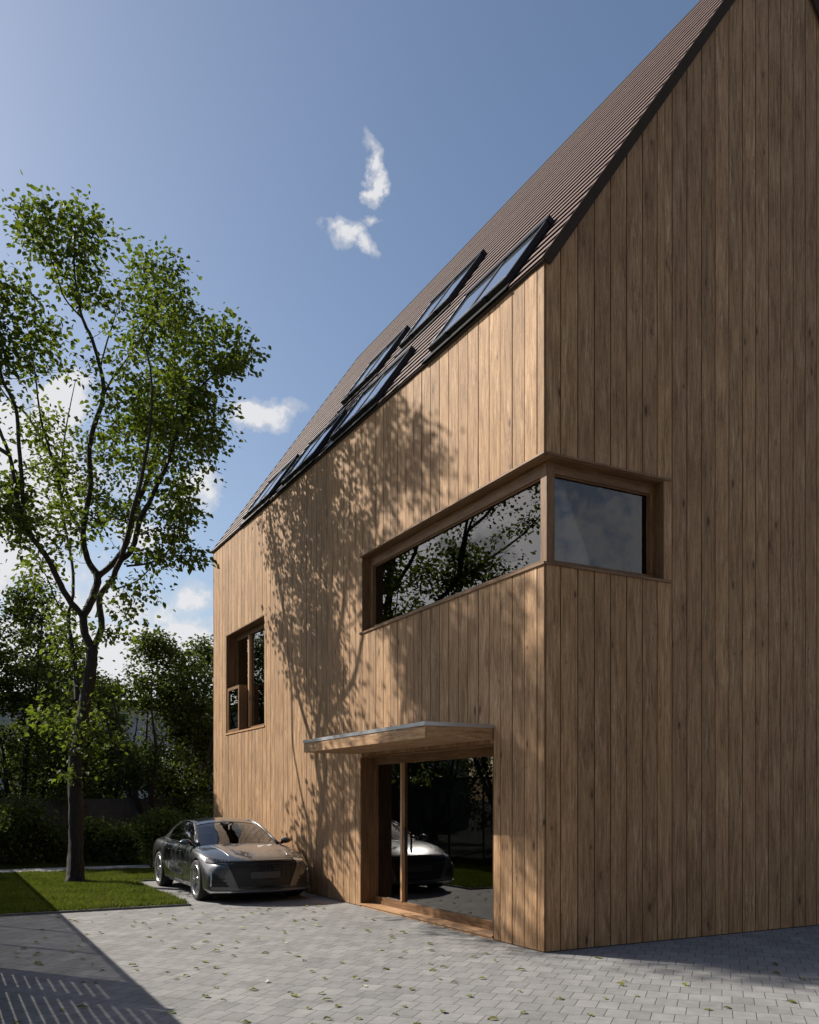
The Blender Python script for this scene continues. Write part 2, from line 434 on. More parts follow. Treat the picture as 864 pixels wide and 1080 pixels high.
def clad(mb, along, a0, a1, zfn, openings, width, d0, d1, gap, rnd=True, sub=True, first=None):
    """vertical boards; along='u' or 's'; d0..d1 thickness range on the other axis"""
    edges = [a0]; x = a0+(first if first else width)
    while x < a1-.02:
        edges.append(x); x += width*(1+(rw.uniform(-.04,.04) if rnd else 0))
    edges.append(a1)
    for i in range(len(edges)-1):
        e0, e1 = edges[i], edges[i+1]
        cuts = sorted({e0, e1} | {q for o in openings for q in (o[0], o[1]) if e0+.012 < q < e1-.012})
        r = rw.random(); pr = rw.uniform(-.0015,.0025) if rnd else 0
        for a, b in zip(cuts[:-1], cuts[1:]):
            mid = (a+b)/2
            ivs = [(0.012 if rnd else 0.0, None)]
            for o in openings:
                if o[0]-.011 <= mid <= o[1]+.011:
                    new = []
                    for lo, hi in ivs:
                        top_ = 99 if hi is None else hi
                        if o[3] <= lo or o[2] >= top_: new.append((lo, hi)); continue
                        if lo < o[2]: new.append((lo, o[2]))
                        if o[3] < top_: new.append((o[3], hi))
                    ivs = new
            for k, (lo, hi) in enumerate(ivs):
                A, B = a+gap/2, b-gap/2
                if b in cuts[1:-1]: B = b-.002
                if a in cuts[1:-1]: A = a+.002
                zA = zfn(A) if hi is None else hi; zB = zfn(B) if hi is None else hi
                if min(zA, zB) <= lo+.005: continue
                f0, f1 = d0-pr, d1
                if rnd: A += .0; B -= .0
                rr_ = r+k*.137
                if along == 'u':
                    mb.hexa([(f0,A,lo),(f1,A,lo),(f1,B,lo),(f0,B,lo),(f0,A,zA),(f1,A,zA),(f1,B,zB),(f0,B,zB)], 2, rr_)
                else:
                    mb.hexa([(A,f0,lo),(B,f0,lo),(B,f1,lo),(A,f1,lo),(A,f0,zA),(B,f0,zB),(B,f1,zB),(A,f1,zA)], 2, rr_)

WZ0, WZ1, WU, WS = 4.55, 5.82, 5.03, 1.87      # corner window
DU0, DU1, DZ = 1.06, 5.09, 2.50                # door
NU0, NU1, NZ0, NZ1 = 9.98, 12.84, 3.37, 5.76   # north window
OPL = [(-.1, WU, WZ0, WZ1), (DU0, DU1, -1, DZ), (NU0, NU1, NZ0, NZ1)]
OPG = [(-.1, WS, WZ0, WZ1)]
gab = lambda s: EAVE-.02+SL*min(max(s,0), WID-max(s,0))
m = MB(); clad(m, 'u', 0.0, LEN, lambda u: EAVE-.02, OPL, .2555, 0.0, .024, .016, first=.139)
m.build('facade_cladding', M['clad'], house)
m = MB(); clad(m, 's', .026, WID, gab, OPG, .2475, 0.0, .024, .016, first=.212)
m.build('gable_cladding', M['clad'], house)
# structural wall behind the boards
m = MB()
clad(m, 'u', .028, LEN-.03, lambda u: EAVE-.03, OPL, 20, .027, .30, 0., rnd=False)
clad(m, 's', .302, WID-.03, lambda s: gab(s)-.03, OPG, .5, .027, .30, 0., rnd=False)
clad(m, 's', .302, WID-.03, lambda s: gab(s)-.03, [], .5, LEN-.30, LEN-.03, 0., rnd=False)
m.box(WID-.30, WID-.03, .302, LEN-.302, 0, EAVE-.03)
m.build('wall_backing', M['backing'], house)
m = MB(); clad(m, 's', .0, WID, gab, [], .2475, LEN-.028, LEN-.002, .008)
clad(m, 'u', .0, LEN, lambda u: EAVE-.02, [], .2555, WID-.026, WID-.001, .008)
m.build('rear_cladding', M['clad'], house)
# rooms
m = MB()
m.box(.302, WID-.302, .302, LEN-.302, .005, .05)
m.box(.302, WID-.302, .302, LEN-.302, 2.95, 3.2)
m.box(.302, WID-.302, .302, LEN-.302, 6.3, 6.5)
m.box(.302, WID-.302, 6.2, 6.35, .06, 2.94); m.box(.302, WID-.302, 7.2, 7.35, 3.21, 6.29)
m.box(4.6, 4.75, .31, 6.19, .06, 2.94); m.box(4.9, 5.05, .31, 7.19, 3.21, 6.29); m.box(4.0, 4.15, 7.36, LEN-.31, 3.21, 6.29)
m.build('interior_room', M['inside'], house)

# roof ------------------------------------------------------------
def rp(w, u, h, east=False):
    s = w*math.cos(AL)-h*math.sin(AL); z = EAVE+w*math.sin(AL)+h*math.cos(AL)
    return ((WID-s) if east else s, u, z)
def rbox(mb, w0, w1, u0, u1, h0, h1, g=1, r=0., mi=0, east=False):
    P = [rp(w0,u0,h0,east), rp(w1,u0,h0,east), rp(w1,u1,h0,east), rp(w0,u1,h0,east),
         rp(w0,u0,h1,east), rp(w1,u0,h1,east), rp(w1,u1,h1,east), rp(w0,u1,h1,east)]
    mb.hexa(P, g, r, mi)
m = MB(); rr = random.Random(5)
for east in (False, True):
    nrow = 31; pitch = WMAX/nrow
    for k in range(nrow):
        w0 = k*pitch-.02; 
        rbox(m, w0, w0+pitch*.42, -.03, LEN+.03, .018+rr.uniform(-.001,.001), .0225+rr.uniform(-.001,.001), r=rr.random(), east=east)
roof = m.build('roof', M['slat'], house)
m = MB()
for east in (False, True): rbox(m, -.035, WMAX-.02, -.028, LEN+.028, -.035, -.012, east=east)
for east in (False, True):
    for k in range(nrow):
        rbox(m, k*pitch-.005, k*pitch+.05, -.026, LEN+.026, -.011, .0155, east=east)  # dark blocks standing in for the shadow under each slat edge
m.build('underlay_shade', M['underlay_shade'], roof)
for east in (False, True):
    for a_, b_ in ((-.052, -.030), (LEN+.030, LEN+.058)):
        m = MB(); rbox(m, -.045, WMAX+.0, a_, b_, -.098, .030, east=east); m.build('fascia', M['fascia'], roof)
m = MB(); m.box(RS-.03, RS+.03, -.06, LEN+.06, RIDGE-.02, RIDGE+.02, g=1)
m.build('ridge_cap', M['fascia'], roof)
m = MB()
for east in (False, True): rbox(m, -.060, -.04, -.028, LEN+.028, -.04, .004, east=east)
m.build('eave_trim', M['fascia'], roof)

def roof_window(u0, u1, w0, w1):
    f = MB(); H = .115; t = .05
    rbox(f, w0, w1, u0, u0+t, .03, H); rbox(f, w0, w1, u1-t, u1, .03, H)
    um = (u0+u1)/2
    rbox(f, w0+.01, w1-.01, um-.045, um+.045, .03, H-.008)
    rbox(f, w0-.01, w0+t+.01, u0-.01, u1+.01, .028, H-.004)
    rbox(f, w1-t, w1+.03, u0-.01, u1+.01, .028, H+.012)
    rbox(f, w0-.15, w0-.02, u0-.02, u1+.16, .026, .040)       # apron flashing
    o = f.build('roof_window', M['blackmetal'], house)
    for a, b in ((u0+t+.003, um-.053), (um+.053, u1-t-.003)):
        g_ = MB(); rbox(g_, w0+t+.012, w1-t-.003, a, b, .080, .097)
        g_.build('pane', M['roofglass'], o)
        h_ = MB(); rbox(h_, w0-.035, w0-.012, (a+b)/2-.03, (a+b)/2+.03, .07, .12)
        h_.build('hinge', M['blackmetal'], o)
    s_ = MB(); rbox(s_, w0+t+.0, w0+t+.012, u0+t, u1-t, .10, H+.002); rbox(s_, w0+.05, w1-.05, u1-t+.01, u1-.012, H, H+.006)
    s_.build('trim', M['zinc'], o)
for (a, b) in ((.72, 2.68), (4.42, 6.28), (7.1, 8.85), (9.6, 11.4)):
    roof_window(a, b, .08, 1.22)
for (a, b) in ((4.36, 6.12), (7.12, 8.78)):
    roof_window(a, b, 2.38, 3.58)

# corner window ----------------------------------------------------
RC = .14   # recess of the frame
fw = MB()
def fb(*a, **k): fw.box(*a, r=rw.random(), **k)
# soffit and sill boards and side linings of the opening
fb(.002, RC+.12, .002, WU, WZ1-.018, WZ1-.002, g=1); fb(RC+.122, WS, .002, RC+.12, WZ1-.018, WZ1-.002, g=0)
fb(.002, RC+.12, WU-.018, WU-.002, WZ0+.02, WZ1-.02); fb(WS-.018, WS-.002, .002, RC+.12, WZ0+.02, WZ1-.02)
fb(.004, RC+.12, .004, WU-.02, WZ0, WZ0+.018, g=1); fb(RC+.122, WS-.02, .004, RC+.12, WZ0, WZ0+.018, g=0)
cwin = fw.build('corner_window', M['frame'], house)
fw = MB()
d0, d1 = RC, RC+.09
fb(d0, d0+.12, d0, d0+.12, WZ0+.02, WZ1-.02)                       # corner post
fb(d0, d1, d0+.122, WU-.02, WZ1-.17, WZ1-.02, g=1)                 # head west
fb(d0, d1, d0+.122, WU-.02, WZ0+.02, WZ0+.10, g=1)
fb(d0, d1, WU-.14, WU-.02, WZ0+.102, WZ1-.172)
fb(d0+.122, WS-.02, d0, d1, WZ1-.15, WZ1-.02, g=0)
fb(d0+.122, WS-.02, d0, d1, WZ0+.02, WZ0+.09, g=0)
fb(WS-.11, WS-.02, d0, d1, WZ0+.092, WZ1-.152)
fw.build('frame', M['frame'], cwin)
fw = MB()  # glazing bead, thin inner step
b0, b1 = d0+.02, d0+.05
fb(b0, b1, d0+.12, WU-.14, WZ1-.188, WZ1-.172, g=1); fb(b0, b1, WU-.158, WU-.142, WZ0+.102, WZ1-.19)
fb(d0+.12, WS-.11, b0, b1, WZ1-.166, WZ1-.152, g=0); fb(WS-.126, WS-.112, b0, b1, WZ0+.092, WZ1-.168)
fw.build('bead', M['frame'], cwin)
gl = MB(); gl.box(d0+.055, d0+.063, d0+.10, WU-.142, WZ0+.09, WZ1-.172); gl.build('pane', M['glass'], cwin)
gl = MB(); gl.box(d0+.10, WS-.112, d0+.055, d0+.063, WZ0+.08, WZ1-.152); gl.build('pane', M['glass'], cwin)
fw = MB()
fb(-.018, .0, -.018, WU+.06, WZ1-.004, WZ1+.022, g=1); fb(.0, WS+.10, -.018, .0, WZ1-.004, WZ1+.022, g=0)
fw.build('drip_board', M['frame'], cwin)
fw = MB()
fb(-.022, .003, -.022, WU+.06, WZ0-.022, WZ0+.008, g=1); fb(.004, WS+.10, -.022, .003, WZ0-.022, WZ0+.008, g=0)
fw.build('sill', M['frame'], cwin)

# entrance ----------------------------------------------------------
fw = MB(); RD = .24
fb(.002, RD+.1, DU1-.022, DU1-.002, .0, DZ-.004); fb(.002, RD+.1, DU0+.002, DU0+.022, .0, DZ-.004)
fb(.002, RD+.1, DU0+.024, DU1-.024, DZ-.022, DZ-.002, g=1)
door = fw.build('glazed_entrance', M['frame'], house)
fw = MB()
fb(RD, RD+.09, DU1-.10, DU1-.024, .11, DZ-.024); fb(RD, RD+.09, DU0+.024, DU0+.12, .11, DZ-.024)
fb(RD, RD+.09, DU0+.122, DU1-.102, DZ-.14, DZ-.024, g=1)
fb(RD-.01, RD+.09, DU0+.024, DU1-.024, .055, .108, g=1)
fb(RD, RD+.09, DU0+.122, DU1-.102, .11, .17, g=1)
fw.build('frame', M['frame'], door)
fw = MB(); fb(RD-.012, RD+.08, 4.022, 4.078, .172, DZ-.142); fw.build('mullion', M['sill'], door)
gl = MB(); gl.box(RD+.04, RD+.048, DU0+.122, 4.020, .17, DZ-.14); gl.build('pane', M['glass'], door)
gl = MB(); gl.box(RD+.05, RD+.058, 4.080, DU1-.102, .17, DZ-.14); gl.build('pane', M['glass'], door)
fw = MB()
uu = DU0+.024
fb(-.012, RD-.012, DU0+.024, DU1-.024, .03, .053, g=1)
while uu < DU1-.06:
    fb(.004, RD-.012, uu+.003, uu+.117, .0, .028, g=0); uu += .12
fw.build('threshold', M['sill'], door)
fw = MB(); fb(RD-.03, RD-.008, 3.90, 3.93, .95, 1.35); fb(RD-.03, RD+.0, 3.905, 3.925, 1.0, 1.02); fw.build('handle', M['blackmetal'], door)

# canopy -------------------------------------------------------------
fw = MB(); CZ0, CZ1 = 2.54, 2.69
for k in range(7):
    a = -1.0+.025+k*(.955/7); fb(a+.001, a+.955/7-.001, DU0+.024, DU1-.024, CZ0+.004, CZ0+.03, g=1)
fb(-1.0, -.976, DU0, DU1, CZ0, CZ1, g=1)
fb(-.975, -.022, DU0, DU0+.022, CZ0, CZ1, g=0); fb(-.975, -.022, DU1-.022, DU1, CZ0, CZ1, g=0)
fb(-.975, -.024, DU0+.024, DU1-.024, CZ0+.05, CZ1-.01, g=1)
can = fw.build('canopy', M['clad'], house)
e = MB(); e.box(-1.012, -.004, DU0-.01, DU1+.01, CZ1, CZ1+.048); e.build('metal_edge', M['zinc'], can)

# north window -------------------------------------------------------
fw = MB(); RN = .22
fb(.002, RN+.09, NU1-.022, NU1-.002, NZ0+.02, NZ1-.02); fb(.002, RN+.09, NU0+.002, NU0+.022, NZ0+.02, NZ1-.02)
fb(.002, RN+.09, NU0+.002, NU1-.002, NZ1-.018, NZ1-.002, g=1); fb(.004, RN+.09, NU0+.002, NU1-.002, NZ0+.0, NZ0+.018, g=1)
nw = fw.build('side_window', M['frame'], house)
fw = MB()
fb(RN, RN+.08, NU1-.13, NU1-.024, NZ0+.02, NZ1-.02); fb(RN, RN+.08, NU0+.024, NU0+.11, NZ0+.02, NZ1-.02)
fb(RN, RN+.08, NU0+.112, NU1-.132, NZ1-.15, NZ1-.02, g=1); fb(RN, RN+.08, NU0+.112, NU1-.132, NZ0+.02, NZ0+.10, g=1)
fw.build('frame', M['frame'], nw)
fw = MB(); fb(RN-.02, RN+.07, 11.66, 11.75, NZ0+.102, NZ1-.152); fw.build('mullion', M['sill'], nw)
gl = MB(); gl.box(RN+.04, RN+.048, NU0+.112, 11.658, NZ0+.10, NZ1-.15); gl.build('pane', M['glass'], nw)
gl = MB(); gl.box(RN+.045, RN+.053, 11.752, NU1-.132, NZ0+.10, NZ1-.15); gl.build('pane', M['glass'], nw)
fw = MB(); fb(-.02, .003, NU0-.03, NU1+.03, NZ0-.03, NZ0+.004, g=1); fw.build('sill', M['sill'], nw)
fw = MB(); zt = 4.46
fb(.02, .10, 12.72, 12.80, NZ0+.02, zt); fb(.02, .10, 11.86, 11.94, NZ0+.02, zt)
fb(.02, .10, 11.942, 12.718, zt-.07, zt, g=1); fb(.02, .10, 11.942, 12.718, NZ0+.02, NZ0+.08, g=1)
fb(.102, RN-.002, 11.86, 11.90, NZ0+.02, zt); fb(.102, RN-.002, 11.902, 12.80, zt-.04, zt, g=1)
fw.build('lower_casement', M['frame'], nw)
gl = MB(); gl.box(.05, .058, 11.942, 12.718, NZ0+.08, zt-.07); gl.build('pane', M['glass'], nw)

# ------------------------------------------------------------------ fences and gate (west and back)
FH = 2.40
fence = empty('slatted_fence', 'tall anthracite metal bar fence along the left edge of the lawn', 'fence', SITE @ Matrix.Translation((FENCE_S, 3.12, 0)))
def fchild(mb, name, mat, par): 
    o = mb.build(name, mat); o.parent = par; o.matrix_parent_inverse = Matrix.Identity(4); return o
L = 18.4; npan = 10; pl = L/npan
for k in range(npan+1):
    m = MB(); y = k*pl; m.box(-.03, .03, y-.012, y+.012, -.02, FH); fchild(m, 'post', M['fence_metal'], fence)
    if k < npan:
        m = MB(); q = y+.034
        while q < y+pl-.05:
            m.box(-.001, .001, q, q+.0225, .10, FH-.05); q += .030
        m.box(-.02, .02, y+.031, y+pl-.031, FH-.05, FH); m.box(-.02, .02, y+.031, y+pl-.031, .06, .10)
        fchild(m, 'bar_panel', M['fence_metal'], fence)
gate = empty('garden_gate', 'tall anthracite metal gate with horizontal slats beside the paved drive', 'gate', SITE @ Matrix.Translation((FENCE_S, 1.98, 0)))
m = MB(); m.box(-.03, .03, 0, .12, .05, FH); m.box(-.03, .03, .87, 1.08, .05, FH); m.box(-.025, .025, .121, .869, FH-.30, FH); m.box(-.025, .025, .121, .869, .05, .12)
fchild(m, 'gate_frame', M['fence_metal'], gate)
m = MB(); z = .125
while z < FH-.35:
    m.box(-.0075, .0075, .121, .869, z, z+.0925); z += .117
fchild(m, 'slat_panel', M['fence_metal'], gate)
m = MB(); m.box(.04, .06, .04, .07, .95, 1.25); m.box(.03, .04, .045, .065, 1.0, 1.02); m.box(.03, .04, .045, .065, 1.18, 1.2); fchild(m, 'handle', M['fence_metal'], gate)
sf = empty('drive_fence', 'tall anthracite metal fence with horizontal slats next to the gate', 'fence', SITE @ Matrix.Translation((FENCE_S, -3.8, 0)))
for k in range(2):
    y = k*2.86; m = MB()
    m.box(-.03, .03, y, y+.10, -.02, FH+.03); fchild(m, 'post', M['fence_metal'], sf)
    m = MB(); z = .10
    while z < FH-.22:
        m.box(-.0075, .0075, y+.101, y+2.79, z, z+.0925); z += .117
    m.box(-.02, .02, y+.101, y+2.79, FH-.18, FH)
    m.box(-.02, .02, y+2.75, y+2.859, .0, FH-.181)
    fchild(m, 'slat_panel', M['fence_metal'], sf)
m = MB(); m.box(-.03, .03, 5.725, 5.775, -.02, FH+.06); fchild(m, 'post', M['fence_metal'], sf)

bf = empty('concrete_fence', 'dark concrete panel fence behind the shrubs at the end of the garden', 'fence', SITE @ Matrix.Translation((FENCE_S, 19.3, 0)))
rr = random.Random(9)
for k in range(13):
    x = k*1.8
    m = MB(); m.box(x-.06, x+.06, -.06, .06, -.02, 1.84); fchild(m, 'post', M['concrete_fence'], bf)
    m = MB()
    for j in range(4): m.box(x+.062, x+1.738, -.025, .025, .0+j*.45, .442+j*.45, r=rr.random())
    fchild(m, 'panel', M['concrete_fence'], bf)

# unseen dark building added behind the camera to keep sky light off the gable
ob = empty('sky_blocking_building', 'added dark grey building behind the viewpoint that blocks sky light from the gable', 'building', SITE @ Matrix.Translation((-21, -30, 0)))
m = MB(); m.box(0, 30, 0, 13, 0, 17); fchild(m, 'wall', M['dark_render'], ob)
m = MB(); m.box(-.2, 30.2, -.2, 13.2, 17.02, 17.3); fchild(m, 'roof', M['fascia'], ob)
for k in range(6):
    for z in (1.2, 4.4, 7.6):
        m = MB(); x = 12+k*3.0; m.box(x, x+1.2, 13.0, 13.03, z, z+1.6); fchild(m, 'window', M['blackmetal'], ob)

# pale building beyond the garden
nb = empty('neighbour_building', 'long pale grey building with flat roof glimpsed behind the garden trees', 'building', SITE @ Matrix.Translation((-22, 38, 0)))
m = MB()
for j in range(14): m.box(0, 34, 0, 10, .0+j*.46, .45+j*.46)
m.box(.02, 33.98, .02, 9.98, 0, 6.4)
fchild(m, 'wall', M['pale_wall'], nb)
m = MB(); m.box(-.3, 34.3, -.3, 10.3, 6.44, 6.75); fchild(m, 'roof', M['fascia'], nb)
for k in range(8):
    m = MB(); x = 2+k*4.0; m.box(x-.05, x+1.45, -.04, .0, 2.95, 4.5); f = fchild(m, 'window', M['blackmetal'], nb)
    m = MB(); m.box(x+.03, x+1.37, -.05, -.042, 3.03, 4.42); g_ = m.build('pane', M['roofglass']); g_.parent = f
nb2 = empty('red_roof_house', 'white rendered house far beyond the left fence', 'house', SITE @ Matrix.Translation((-34, 8, 0)))
m = MB(); m.box(0, 9, 0, 12, 0, 4.2); m.hexa([(0,0,4.2),(9,0,4.2),(9,12,4.2),(0,12,4.2),(4.4,0,6.8),(4.6,0,6.8),(4.6,12,6.8),(4.4,12,6.8)])
fchild(m, 'wall', M['pale_wall'], nb2)
m = MB()
m.hexa([(9.4,-.4,4.12),(9.5,-.4,4.2),(9.5,12.4,4.2),(9.4,12.4,4.12),(4.5,-.4,6.85),(4.5,-.4,7.0),(4.5,12.4,7.0),(4.5,12.4,6.85)])
m.hexa([(-.5,-.4,4.2),(-.4,-.4,4.12),(-.4,12.4,4.12),(-.5,12.4,4.2),(4.49,-.4,7.0),(4.49,-.4,6.85),(4.49,12.4,6.85),(4.49,12.4,7.0)])
fchild(m, 'roof', M['fascia'], nb2)
for k in range(3):
    m = MB(); y = 1.5+k*3.6; m.box(9.0, 9.05, y, y+1.3, 1.0, 2.3); fchild(m, 'window', M['blackmetal'], nb2)

# ------------------------------------------------------------------ trees
def tubes_np(polys, name, mat):
    """polys: list of (pts Nx3, rads N, sides)"""
    V = []; F = []; off = 0
    for pts, rads, ns in polys:
        n = len(pts)
        T = np.gradient(pts, axis=0); T /= np.linalg.norm(T, axis=1)[:,None]+1e-9
        ref = np.array([0.3,0.9,0.1]); A = np.cross(T, ref); A /= np.linalg.norm(A, axis=1)[:,None]+1e-9
        B = np.cross(T, A)
        t = np.linspace(0, 2*PI, ns, endpoint=False)
        t = np.linspace(0, 2*PI, ns, endpoint=False)
        rr_ = np.repeat(rads[:,None], ns, 1)
        if rads[0] > .06:
            zz = np.cumsum(np.r_[0, np.linalg.norm(np.diff(pts, axis=0), axis=1)])[:,None]
            rr_ = rr_*(1+.07*np.sin(3*t+zz*2.3)+.05*np.sin(5*t-zz*4.1+1)+.03*np.sin(7*t+zz*9.))
        ring = pts[:,None,:] + rr_[:,:,None]*(A[:,None,:]*np.cos(t)[None,:,None]+B[:,None,:]*np.sin(t)[None,:,None])
        V.append(ring.reshape(-1,3))
        i = np.arange(n-1)[:,None]*ns; k = np.arange(ns)[None,:]; k2 = (k+1)%ns
        F.append((np.stack([i+k, i+k2, i+ns+k2, i+ns+k], -1).reshape(-1,4))+off)
        off += n*ns
    V = np.concatenate(V); F = np.concatenate(F)
    me = np_mesh(name, V, F, np.zeros(len(F)), mat)
    me.polygons.foreach_set('use_smooth', np.ones(len(F), dtype=bool))
    return me

def smooth_poly(pts, rads, sub=4):
    P = np.array(pts, float); r = np.array(rads, float); n = len(P)
    out = []; ro = []
    for i in range(n-1):
        p0 = P[max(i-1,0)]; p1 = P[i]; p2 = P[i+1]; p3 = P[min(i+2,n-1)]
        for k in range(sub):
            t = k/sub
            out.append(.5*((2*p1)+(-p0+p2)*t+(2*p0-5*p1+4*p2-p3)*t*t+(-p0+3*p1-3*p2+p3)*t**3)); ro.append(r[i]*(1-t)+r[i+1]*t)
    out.append(P[-1]); ro.append(r[-1])
    return np.array(out), np.array(ro)

def leaves_np(name, C0, D, size, rng, mat, flat=.55):
    """C0 base points, D outward dirs"""
    n = len(C0)
    D = D+rng.normal(0,.55,(n,3)); D[:,2] -= .15; D /= np.linalg.norm(D,axis=1)[:,None]
    N = rng.normal(0,1,(n,3))*(1-flat); N[:,2] += flat*1.3
    N -= D*np.sum(N*D,axis=1)[:,None]; N /= np.linalg.norm(N,axis=1)[:,None]+1e-9
    S = np.cross(D, N)
    L = size*rng.uniform(.65,1.25,n)[:,None]; W = L*rng.uniform(.30,.42,n)[:,None]; K = W*rng.uniform(.15,.6,n)[:,None]
    droop = L*rng.uniform(0,.25,n)[:,None]*np.array([[0,0,-1.]])
    V = np.zeros((n,6,3))
    V[:,0] = C0
    V[:,1] = C0+D*L*.30-S*W+N*K
    V[:,2] = C0+D*L*.68-S*W*.78+N*K*.8+droop*.4
    V[:,3] = C0+D*L+droop
    V[:,4] = C0+D*L*.68+S*W*.78+N*K*.8+droop*.4
    V[:,5] = C0+D*L*.30+S*W+N*K
    b = np.arange(n)[:,None]*6
    F = np.concatenate([b+np.array([[0,3,2,1]]), b+np.array([[0,5,4,3]])],0)
    r = rng.random(n)*.188
    return np_mesh(name, V.reshape(-1,3), F, np.concatenate([r,r]), mat)

def grow(limbs, blobs, seed, leafsize, per_twig, leafmat, droop=.1, trunk_sides=14, twig_r=.004):
    """limbs: list of (pts, rads) ; blobs: (center, radii, count)"""
    rng = np.random.default_rng(seed)
    polys = []; npos = []; nrad = []
    for pts, rads in limbs:
        P, r = smooth_poly(pts, rads, 8 if rads[0] > .12 else 4)
        wig = rng.normal(0, 1, P.shape)*(np.minimum(r,.05)[:,None]*.10); wig[0] = 0
        P = P+wig
        r = r*.90
        polys.append((P, r, trunk_sides if r[0] > .08 else 8))
        npos.append(P); nrad.append(r)
    npos = np.concatenate(npos); nrad = np.concatenate(nrad)
    T = []
    for c, rad, cnt in blobs:
        d = rng.normal(0,1,(cnt,3)); d /= np.linalg.norm(d,axis=1)[:,None]
        q = rng.uniform(.1,1.25,cnt)**(1/1.9)
        p = np.array(c)+d*q[:,None]*np.array(rad)
        T.append(p)
    T = np.concatenate(T)
    # nearest first
    dd = np.array([np.min(np.sum((npos-t)**2,axis=1)) for t in T])
    T = T[np.argsort(dd)]
    P_all = np.zeros((len(npos)+len(T)*5,3)); R_all = np.zeros(len(P_all)); cnt = len(npos)
    P_all[:cnt] = npos; R_all[:cnt] = nrad
    LC = []; LD = []
    for t in T:
        d = P_all[:cnt]-t
        dist = np.sqrt(np.sum(d*d,axis=1))
        cost = dist*(1+.55*np.clip(d[:,2]/(dist+1e-6)+.25,0,1)) + np.where(R_all[:cnt] < .006, .25, 0)
        j = int(np.argmin(cost)); p0 = P_all[j]; ln = np.linalg.norm(t-p0)+1e-6
        nseg = 5
        up = np.array([0,0,1.])
        mid = (p0+t)/2+np.array([0,0,-.12*ln])*1.0+rng.normal(0,.07*ln,3)+ (t-p0)[[0,1,2]]*np.array([.08,.08,0])
        ts = np.linspace(0,1,nseg+1)[:,None]
        pts = (1-ts)**2*p0+2*ts*(1-ts)*mid+ts**2*t
        pts[1:-1] += rng.normal(0,.018*ln,(nseg-1,3))
        r0 = min(R_all[j]*.75, .0035+.011*ln); r0 = max(r0, twig_r*.8)
        rads = np.linspace(r0, twig_r*.5, nseg+1)
        polys.append((pts, rads, 5 if r0 > .012 else 3))
        P_all[cnt:cnt+5] = pts[1:]; R_all[cnt:cnt+5] = rads[1:]; cnt += 5
        # leaves along the last stretch
        k = rng.poisson(per_twig)
        if k == 0: continue
        a = rng.uniform(max(0., 1-.55/max(ln,.55)), 1.0, k)*nseg
        i0 = np.clip(a.astype(int),0,nseg-1); fr = (a-i0)[:,None]
        base = pts[i0]*(1-fr)+pts[i0+1]*fr
        sp = rng.normal(0,1,(k,3)); sp[:,2] *= .6
        base = base+sp*.15
        dv = (t-p0)/ln
        LC.append(base); LD.append(sp*.6+dv*.5+np.array([0,0,-droop]))
    wood_me = tubes_np(polys, 'trunk', M['bark'])
    leaf_me = leaves_np('crown', np.concatenate(LC), np.concatenate(LD), leafsize, rng, leafmat)
    return wood_me, leaf_me

def link_tree(name, wood_me, leaf_me, loc, rz, scale, label, cat='tree', group=None):
    e = empty(name, label, cat, None, group); e.location = loc; e.rotation_euler = (0,0,rz); e.scale = scale
    for nm, me in (('trunk', wood_me), ('crown', leaf_me)):
        o = bpy.data.objects.new(nm, me); COL.objects.link(o); o.parent = e
    return e

